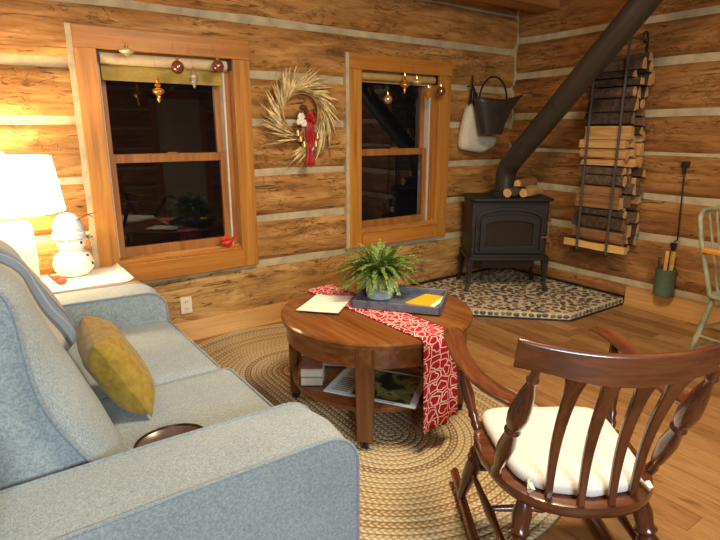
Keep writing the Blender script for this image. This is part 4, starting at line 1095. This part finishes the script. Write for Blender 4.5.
def sheet(P, z, th, uvs=True, curl=0):
    P = [V(*p, 0) for p in P]; N = 8; vs, uv, fs = [], [], []
    for i in range(N + 1):
        for j in range(N + 1):
            u, v = i / N, j / N
            p = P[0].lerp(P[1], u).lerp(P[3].lerp(P[2], u), v)
            vs.append(V(p.x, p.y, z + curl * ((u - .5) ** 2 + (v - .5) ** 2))); uv.append((u, v))
    m = len(vs); vs2 = [p - V(0, 0, th) for p in vs]
    for i in range(N):
        for j in range(N): a = i * (N + 1) + j; fs.append((a, a + N + 1, a + N + 2, a + 1)); fs.append((m + a, m + a + 1, m + a + N + 2, m + a + N + 1))
    for i in range(N):
        for a, b in ((i, i + 1), (N * (N + 1) + i + 1, N * (N + 1) + i), ((i + 1) * (N + 1), i * (N + 1)), (i * (N + 1) + N, (i + 1) * (N + 1) + N)): fs.append((a, b, b + m, a + m))
    return MB().add(vs + vs2, fs, 0, uv + uv)
tag(build('paper_sheet', sheet([(1.252, 2.327), (1.402, 2.163), (1.627, 2.356), (1.484, 2.504)], TZ + .011, .0012, curl=.004), 'paper', sharp=60), 'white sheet of paper lying on the coffee table, partly over the red runner', 'paper')

# tray, pot with fern, yellow card
tc = V(1.785, 2.13, TZ + .008); e1 = V(.627, -.779, 0); e2 = V(.779, .627, 0); hx, hy = .225, .16
tr = thing('serving_tray', 'slate grey rectangular tray with raised sides on the coffee table', 'tray', tuple(tc))
build('base', MB().obox(tc + V(0, 0, .004), e1 * hx, e2 * hy, V(0, 0, .004)), 'slate', tr, bevel=.002)
for o_, a_, b_ in ((e2 * -hy, e1 * hx, e2 * .006), (e2 * hy, e1 * hx, e2 * .006), (e1 * -hx, e2 * hy, e1 * .006), (e1 * hx, e2 * hy, e1 * .006)):
    build('side', MB().obox(tc + o_ + V(0, 0, .021), a_ + (a_.normalized() * .006), b_, V(0, 0, .021)), 'slate', tr, bevel=.003)
pc_ = tc - e1 * .128 + e2 * .035
PZ = TZ + .0165
pt = thing('potted_fern', 'leafy green fern in a pale marbled ceramic pot on the slate tray', 'plant', (pc_.x, pc_.y, PZ))
build('pot', MB().lathe([(.066, PZ), (.072, PZ + .004), (.078, PZ + .06), (.081, PZ + .12), (.081, PZ + .125), (.074, PZ + .125), (.07, PZ + .10)], (pc_.x, pc_.y, 0), 28), 'pot', pt)
build('soil', MB().lathe([(.071, PZ + .09), (.071, PZ + .105), (.001, PZ + .108)], (pc_.x, pc_.y, 0), 20), 'soil', pt)
fo = MB(); sm = MB(); rnd = random.Random(12)
for k in range(180):
    a = rnd.uniform(0, 2 * pi); el = rnd.uniform(.05, 1.3); L = rnd.uniform(.16, .29) * (1 - .10 * max(0, el - .7)) * (1.0 if el < 1. else .85)
    p = V(pc_.x + .035 * cos(a) * rnd.random(), pc_.y + .035 * sin(a) * rnd.random(), PZ + .105)
    d = V(cos(a) * cos(el), sin(a) * cos(el), sin(el) + .25).normalized()
    if el < .45 : droop = rnd.uniform(.7, 1.2)
    else: droop = rnd.uniform(.45, .95)
    P = []; q = p.copy(); dd = d.copy()
    N = 12
    for j in range(N + 1):
        P.append(q.copy()); dd = (dd + V(0, 0, -droop * 2.1 / N)).normalized(); q = q + dd * L / N
        rr = sqrt((q.x - pc_.x) ** 2 + (q.y - pc_.y) ** 2)
        if rr < .10: q.z = max(q.z, PZ + .145)
        elif rr < .22: q.z = max(q.z, PZ + .085)
        q.z = max(q.z, PZ + .075)
    sm.tube(P, [.0013] * (N + 1), 4)
    for j in range(2, N + 1):
        tg = (P[j] - P[j - 1]).normalized(); side = tg.cross(V(0, 0, 1))
        if side.length < .1: side = V(1, 0, 0)
        side.normalize(); up = side.cross(tg)
        ll = .015 * sin(pi * (j / N) ** .75 * .93 + .12) + .006
        for s_ in (-1, 1):
            for off in (0, .33, .66):
                o_ = P[j - 1].lerp(P[j], off); tip = o_ + (side * s_ + tg * .5 + up * rnd.uniform(-.3, .2)).normalized() * ll
                wv = tg * .0034; mid_ = o_.lerp(tip, .5) + up * .002
                fo.add([o_, mid_ - wv, tip, mid_ + wv], [(0, 1, 2, 3)])
build('stems', sm, 'stem', pt); build('fronds', fo, 'leaf', pt, sharp=180)
yk = sheet([(1.765, 2.073), (1.819, 1.960), (2.007, 2.045), (1.960, 2.13)], TZ + .024, .006)
tag(build('yellow_booklet', yk, 'yellow', sharp=40), 'bright yellow booklet lying in the slate tray on the coffee table', 'booklet')
tag(build('paper_slip', sheet([(1.80, 1.947), (1.822, 1.927), (2.03, 2.03), (2.015, 2.058)], TZ + .0178, .0012), 'paper'), 'white paper slip under the yellow booklet in the slate tray', 'paper')

# things on the lower shelf
SZ = .2225
tag(build('magazine', sheet([(1.25, 2.07), (1.51, 1.67), (1.765, 1.88), (1.53, 2.25)][0:1] + [(1.50, 1.675)] + [(1.765, 1.88), (1.53, 2.25)], SZ + .006, .005), 'mag', sharp=40), 'magazine with dark green cover picture on the lower shelf of the coffee table', 'magazine')
bpy.context.view_layer.update()
bx = thing('keepsake_box', 'small clear acrylic box with white filling on the lower table shelf', 'box', (1.262, 2.19, SZ))
ang = radians(-35); bxx = V(cos(ang), sin(ang), 0); bxy = V(-sin(ang), cos(ang), 0); bc = V(1.262, 2.19, SZ)
build('case', MB().obox(bc + V(0, 0, .0585), bxx * .062, bxy * .062, V(0, 0, .057)), 'acrylic', bx, bevel=.003)
build('filling', MB().obox(bc + V(0, 0, .026), bxx * .054, bxy * .054, V(0, 0, .021)).obox(bc + V(0, 0, .073), bxx * .054, bxy * .054, V(0, 0, .021)), 'cubefill', bx, bevel=.004)
build('lid_insert', MB().obox(bc + V(0, 0, .1005), bxx * .054, bxy * .054, V(0, 0, .004)), 'cubetop', bx)
tag(build('blue_folder', sheet([(1.345, 2.37), (1.50, 2.22), (1.73, 2.40), (1.58, 2.52)][0:4], SZ + .012, .003), 'pblue'), 'pale blue folder lying on the table shelf behind the clear box', 'folder')
tag(build('folded_paper', sheet([(1.82, 2.02), (1.85, 1.93), (1.93, 1.99), (1.90, 2.09)], SZ + .006, .004), 'paper'), 'folded white paper at the right edge of the lower table shelf', 'paper')

# ---------------------------------------------------------------- rocking chair (local +Y forward)
RX, RY, YAW = 1.428, .885, .977
rc = thing('rocking_chair', 'dark glossy wooden rocking chair with slatted back, seen from behind', 'chair', (RX, RY, 0), YAW - pi / 2)
def Rk(name, mb, mat, par=rc, **k): return build(name, mb, mat, par, local=True, **k)
ZS = .445
so = []
for k in range(40):
    a = 2 * pi * k / 40; x, y = cos(a), sin(a)
    hw = .275 if y > 0 else .265
    px = hw * math.copysign(abs(x) ** (.55 if y > 0 else .85), x); py = (.255 if y > 0 else .27) * math.copysign(abs(y) ** (.6 if y > 0 else .9), y)
    so.append((px, py))
seat = MB().loft([[V(x * k_ * .96, y * k_, z_) for x, y in so] for k_, z_ in ((.93, ZS - .045), (.985, ZS - .035), (1, ZS - .018), (.985, ZS - .003), (.95, ZS))])
Rk('seat', seat, 'walnutx', sharp=50)
LEGP = [(0, .017), (.06, .022), (.14, .029), (.24, .025), (.28, .033), (.32, .022), (.37, .033), (.41, .025), (.50, .030), (.66, .028), (.86, .020), (1, .017)]
def bow_z(f): return .055 + .16 * (f * .8) ** 2
for sx in (-1, 1):
    for (tx, ty, bx_, by_) in ((.20, .17, .245, .30), (.17, -.17, .235, -.26)):
        zb = bow_z(by_) - .004
        Rk('leg', MB().turned((sx * tx, ty, ZS - .03), (sx * bx_, by_, zb), LEGP, 16), 'walnut')
    pts_ = [(sx * .24, f, bow_z(f) - .018) for f in [lerp(-.62, .46, k / 24) for k in range(25)]]
    Rk('rocker', MB().tube(pts_, .024, 8, sx=.75, sy=.95), 'walnuty', bevel=0)
    STR = [(0, .009), (.15, .012), (.35, .013), (.42, .018), (.46, .013), (.5, .020), (.54, .013), (.58, .018), (.65, .013), (.85, .012), (1, .009)]
    Rk('stretcher', MB().turned((sx * .226, .243, .215), (sx * .207, -.22, .215), [(0, .009), (.3, .012), (.5, .017), (.7, .012), (1, .009)]), 'walnuty')
Rk('stretcher', MB().turned((-.217, .03, .215), (.217, .03, .215), STR), 'walnutx')
Rk('stretcher', MB().turned((-.225, .22, .24), (.225, .22, .24), STR), 'walnutx')
Rk('stretcher', MB().turned((-.2, -.21, .25), (.2, -.21, .25), STR), 'walnutx')
# back posts, slats, crest
POST = [(0, .013), (.05, .017), (.10, .014), (.16, .020), (.32, .026), (.44, .019), (.47, .024), (.50, .019), (.54, .026), (.62, .030), (.70, .027), (.80, .020), (.88, .012), (.91, .017), (.94, .012), (1, .010)]
for sx in (-1, 1):
    Rk('back_post', MB().turned((sx * .240, -.093, ZS - .01), (sx * .226, -.325, .893), POST, 16), 'walnut')
def crest_f(x): return -.352 + .62 * x * x
cr = []
for k in range(25):
    x = lerp(-.278, .278, k / 24); f = crest_f(x); c_ = 1 - (x / .278) ** 2
    zt = .972 - .026 * c_; zb = .890 - .036 * c_ + .008 * sin(c_ * 3.1)
    nx, ny = -1.7 * x, 1.; ln = sqrt(nx * nx + ny * ny); nx, ny = nx / ln, ny / ln
    th = .012
    lean = -.02
    cr.append([V(x - nx * th, f - ny * th, zb), V(x + nx * th, f + ny * th, zb), V(x + nx * th, f + ny * th + lean, zt - .006), V(x + nx * th * .4, f + ny * th * .4 + lean, zt), V(x - nx * th * .6, f - ny * th * .6 + lean, zt), V(x - nx * th, f - ny * th + lean, zt - .008)])
Rk('crest_rail', MB().loft(cr), 'walnutx', bevel=.003, sharp=50)
for xb, fb_, xt in ((-.121, -.214, -.128), (-.043, -.25, -.043), (.043, -.25, .043), (.121, -.214, .128)):
    secs = []
    for k in range(13):
        t_ = k / 12; x = lerp(xb, xt, t_); ft = crest_f(xt); f = lerp(fb_, ft, t_) + .03 * sin(pi * t_)
        z = lerp(ZS - .01, .884, t_); w = .010 + .010 * t_ ** 1.2 + .016 * max(0, (t_ - .80) / .2) ** 2
        secs.append([V(x - w, f - .008, z), V(x + w, f - .008, z), V(x + w, f + .008, z), V(x - w, f + .008, z)])
    Rk('slat', MB().loft(secs), 'walnut', bevel=.004)
SUP = [(0, .012), (.08, .018), (.14, .014), (.18, .019), (.24, .015), (.42, .023), (.60, .017), (.66, .021), (.72, .014), (.88, .017), (1, .013)]
for sx in (-1, 1):
    # arm: path from post to scrolled tip
    P = [(.231, -.262, .752, .022, .018), (.234, -.215, .742, .034, .020), (.250, -.13, .722, .040, .018), (.274, -.03, .708, .037, .016), (.294, .08, .702, .034, .015), (.303, .19, .706, .035, .014), (.298, .31, .714, .039, .014), (.290, .38, .717, .042, .014), (.283, .425, .708, .038, .016), (.280, .445, .692, .031, .013)]
    secs = []
    for (x, y, z, w, th) in P:
        secs.append([V(sx * x + w * cos(a), y, z + th * sin(a)) for a in [2 * pi * j / 12 for j in range(12)]])
    Rk('arm', MB().loft(secs), 'walnuty', sub=1, sharp=80)
    Rk('arm_support', MB().turned((sx * .235, .150, ZS - .01), (sx * .297, .315, .697), SUP, 14), 'walnut')

cush = MB(); secs = []
co_ = []
for k in range(44):
    a = 2 * pi * k / 44; x, y = cos(a), sin(a)
    px = math.copysign(abs(x) ** .32, x); py = math.copysign(abs(y) ** .32, y)
    hw = lerp(.195, .225, (py + 1) / 2); xx = px * hw
    co_.append((xx, .24 * py if py > 0 else -py * (-.234 + 1.9 * xx * xx)))
for k_, z_ in ((.95, .4465), (.995, .455), (1.0, .465), (.985, .477), (.93, .487), (.7, .492), (.3, .4935)): secs.append([V(x * k_, y * k_, z_) for x, y in co_])
ccush = thing('chair_pad', 'white padded seat cushion tied on the rocking chair', 'cushion', (RX, RY, ZS), YAW - pi / 2)
cush.loft(secs)
for i, p in enumerate(cush.v): cush.v[i] = p - V(0, 0, ZS) + V(0, 0, .004 * noise.noise(V(p.x * 8, p.y * 8, 1)) if p.z > .475 else 0)
build('pad', cush, 'linen', ccush, local=True, sharp=60)
for sx in (-1, 1):
    build('tie', MB().tube([(sx * .165, -.17, .02), (sx * .175, -.205, .012), (sx * .168, -.222, .03), (sx * .17, -.20, .034)], .007, 6, sx=.5), 'linen', ccush, local=True)

# ---------------------------------------------------------------- sage green chair (local +Y = facing)
gc = thing('windsor_chair', 'sage green painted bow-back chair by the right wall with honey wood arms', 'chair', (3.88, 1.205, 0), radians(-98) - pi / 2)
def Gk(name, mb, mat, **k): return build(name, mb, mat, gc, local=True, **k)
Gk('seat', MB().prism(rrect(.21, .20, .08, 6), .425, .455), 'sage', bevel=.012)
for sx in (-1, 1):
    for sy in (-1, 1):
        Gk('leg', MB().turned((sx * .165, sy * .15, .43), (sx * .225, sy * .215, 0), [(0, .014), (.3, .017), (.6, .020), (.85, .014), (1, .011)], 12), 'sage')
    Gk('stretcher', MB().tube([(sx * .20, -.19, .17), (sx * .20, .19, .17)], .009, 8), 'sage')
Gk('stretcher', MB().tube([(-.195, -.18, .22), (.195, -.18, .22)], .009, 8), 'sage')
Gk('stretcher', MB().tube([(-.215, -.205, .08), (.215, -.205, .08)], .008, 8), 'sage'); Gk('stretcher', MB().tube([(-.20, .185, .14), (.20, .185, .14)], .009, 8), 'sage')
def bowp(x, z): return V(x, -.17 - (z - .45) * .22, z)
bp = [bowp(-.175, .44), bowp(-.20, .60), bowp(-.225, .80)] + [bowp(-.165 + .062 * 0 - .06 * cos(a), .90 + .075 * sin(a)) for a in [pi / 2 * k / 4 for k in range(5)]]
bp = bp + [V(-p.x, p.y, p.z) for p in reversed(bp)]
Gk('bow', MB().tube(bp, .0145, 12), 'sage')
for x in (-.11, -.04, .04, .11): Gk('spindle', MB().tube([bowp(x * .8, .45), bowp(x * 1.15, .97)], .008, 8), 'sage')
for sx in (-1, 1):
    Gk('arm', MB().puff((.026, .19, .016), .01, (0, 0, 0), 6, Matrix.Translation(V(sx * .235, -.03, .735))), 'armw')
    Gk('arm_post', MB().tube([(sx * .18, .12, .45), (sx * .235, .13, .725)], .011, 8), 'sage')

# ---------------------------------------------------------------- lights and world
def area(name, loc, rot, sx, sy, power, col):
    l = bpy.data.lights.new(name, 'AREA'); l.shape = 'RECTANGLE'; l.size = sx; l.size_y = sy; l.energy = power; l.color = col
    o = bpy.data.objects.new(name, l); COL.objects.link(o); o.location = loc; o.rotation_euler = rot; return o
def point(name, loc, power, col, r=.05):
    l = bpy.data.lights.new(name, 'POINT'); l.energy = power; l.color = col; l.shadow_soft_size = r
    o = bpy.data.objects.new(name, l); COL.objects.link(o); o.location = loc; return o
point('table_lamp_bulb', (LX, LY, 1.19), 40, (1., .72, .40), .06)
area('ceiling_light_room', (1.7, 1.2, CE - .03), (0, 0, 0), .6, .6, 88, (1., .80, .54))
area('kitchen_light', (-.3, -2.2, 2.15), (radians(58), 0, radians(-8)), 1.4, .6, 138, (.80, .93, 1.))
w = bpy.data.worlds.new('night'); SC.world = w; w.use_nodes = True
w.node_tree.nodes['Background'].inputs[0].default_value = (.008, .008, .009, 1); w.node_tree.nodes['Background'].inputs[1].default_value = .3

# ---------------------------------------------------------------- camera
cam = bpy.data.cameras.new('camera'); co = bpy.data.objects.new('camera', cam); COL.objects.link(co)
cam.sensor_width = 36; cam.lens = 540 / 720 * 36; cam.clip_start = .02
th, ph = radians(54.6), radians(14.3)
fwd = V(cos(th) * cos(ph), sin(th) * cos(ph), -sin(ph)); rt = V(sin(th), -cos(th), 0); up = rt.cross(fwd)
co.matrix_world = Matrix(((rt.x, up.x, -fwd.x, 0), (rt.y, up.y, -fwd.y, 0), (rt.z, up.z, -fwd.z, 1.45), (0, 0, 0, 1)))
SC.camera = co
vs_ = SC.view_settings
SC.display_settings.display_device = 'sRGB'
vs_.view_transform = 'Standard'; vs_.look = 'None'; vs_.gamma = 1; vs_.use_curve_mapping = False; vs_.exposure = 0.1
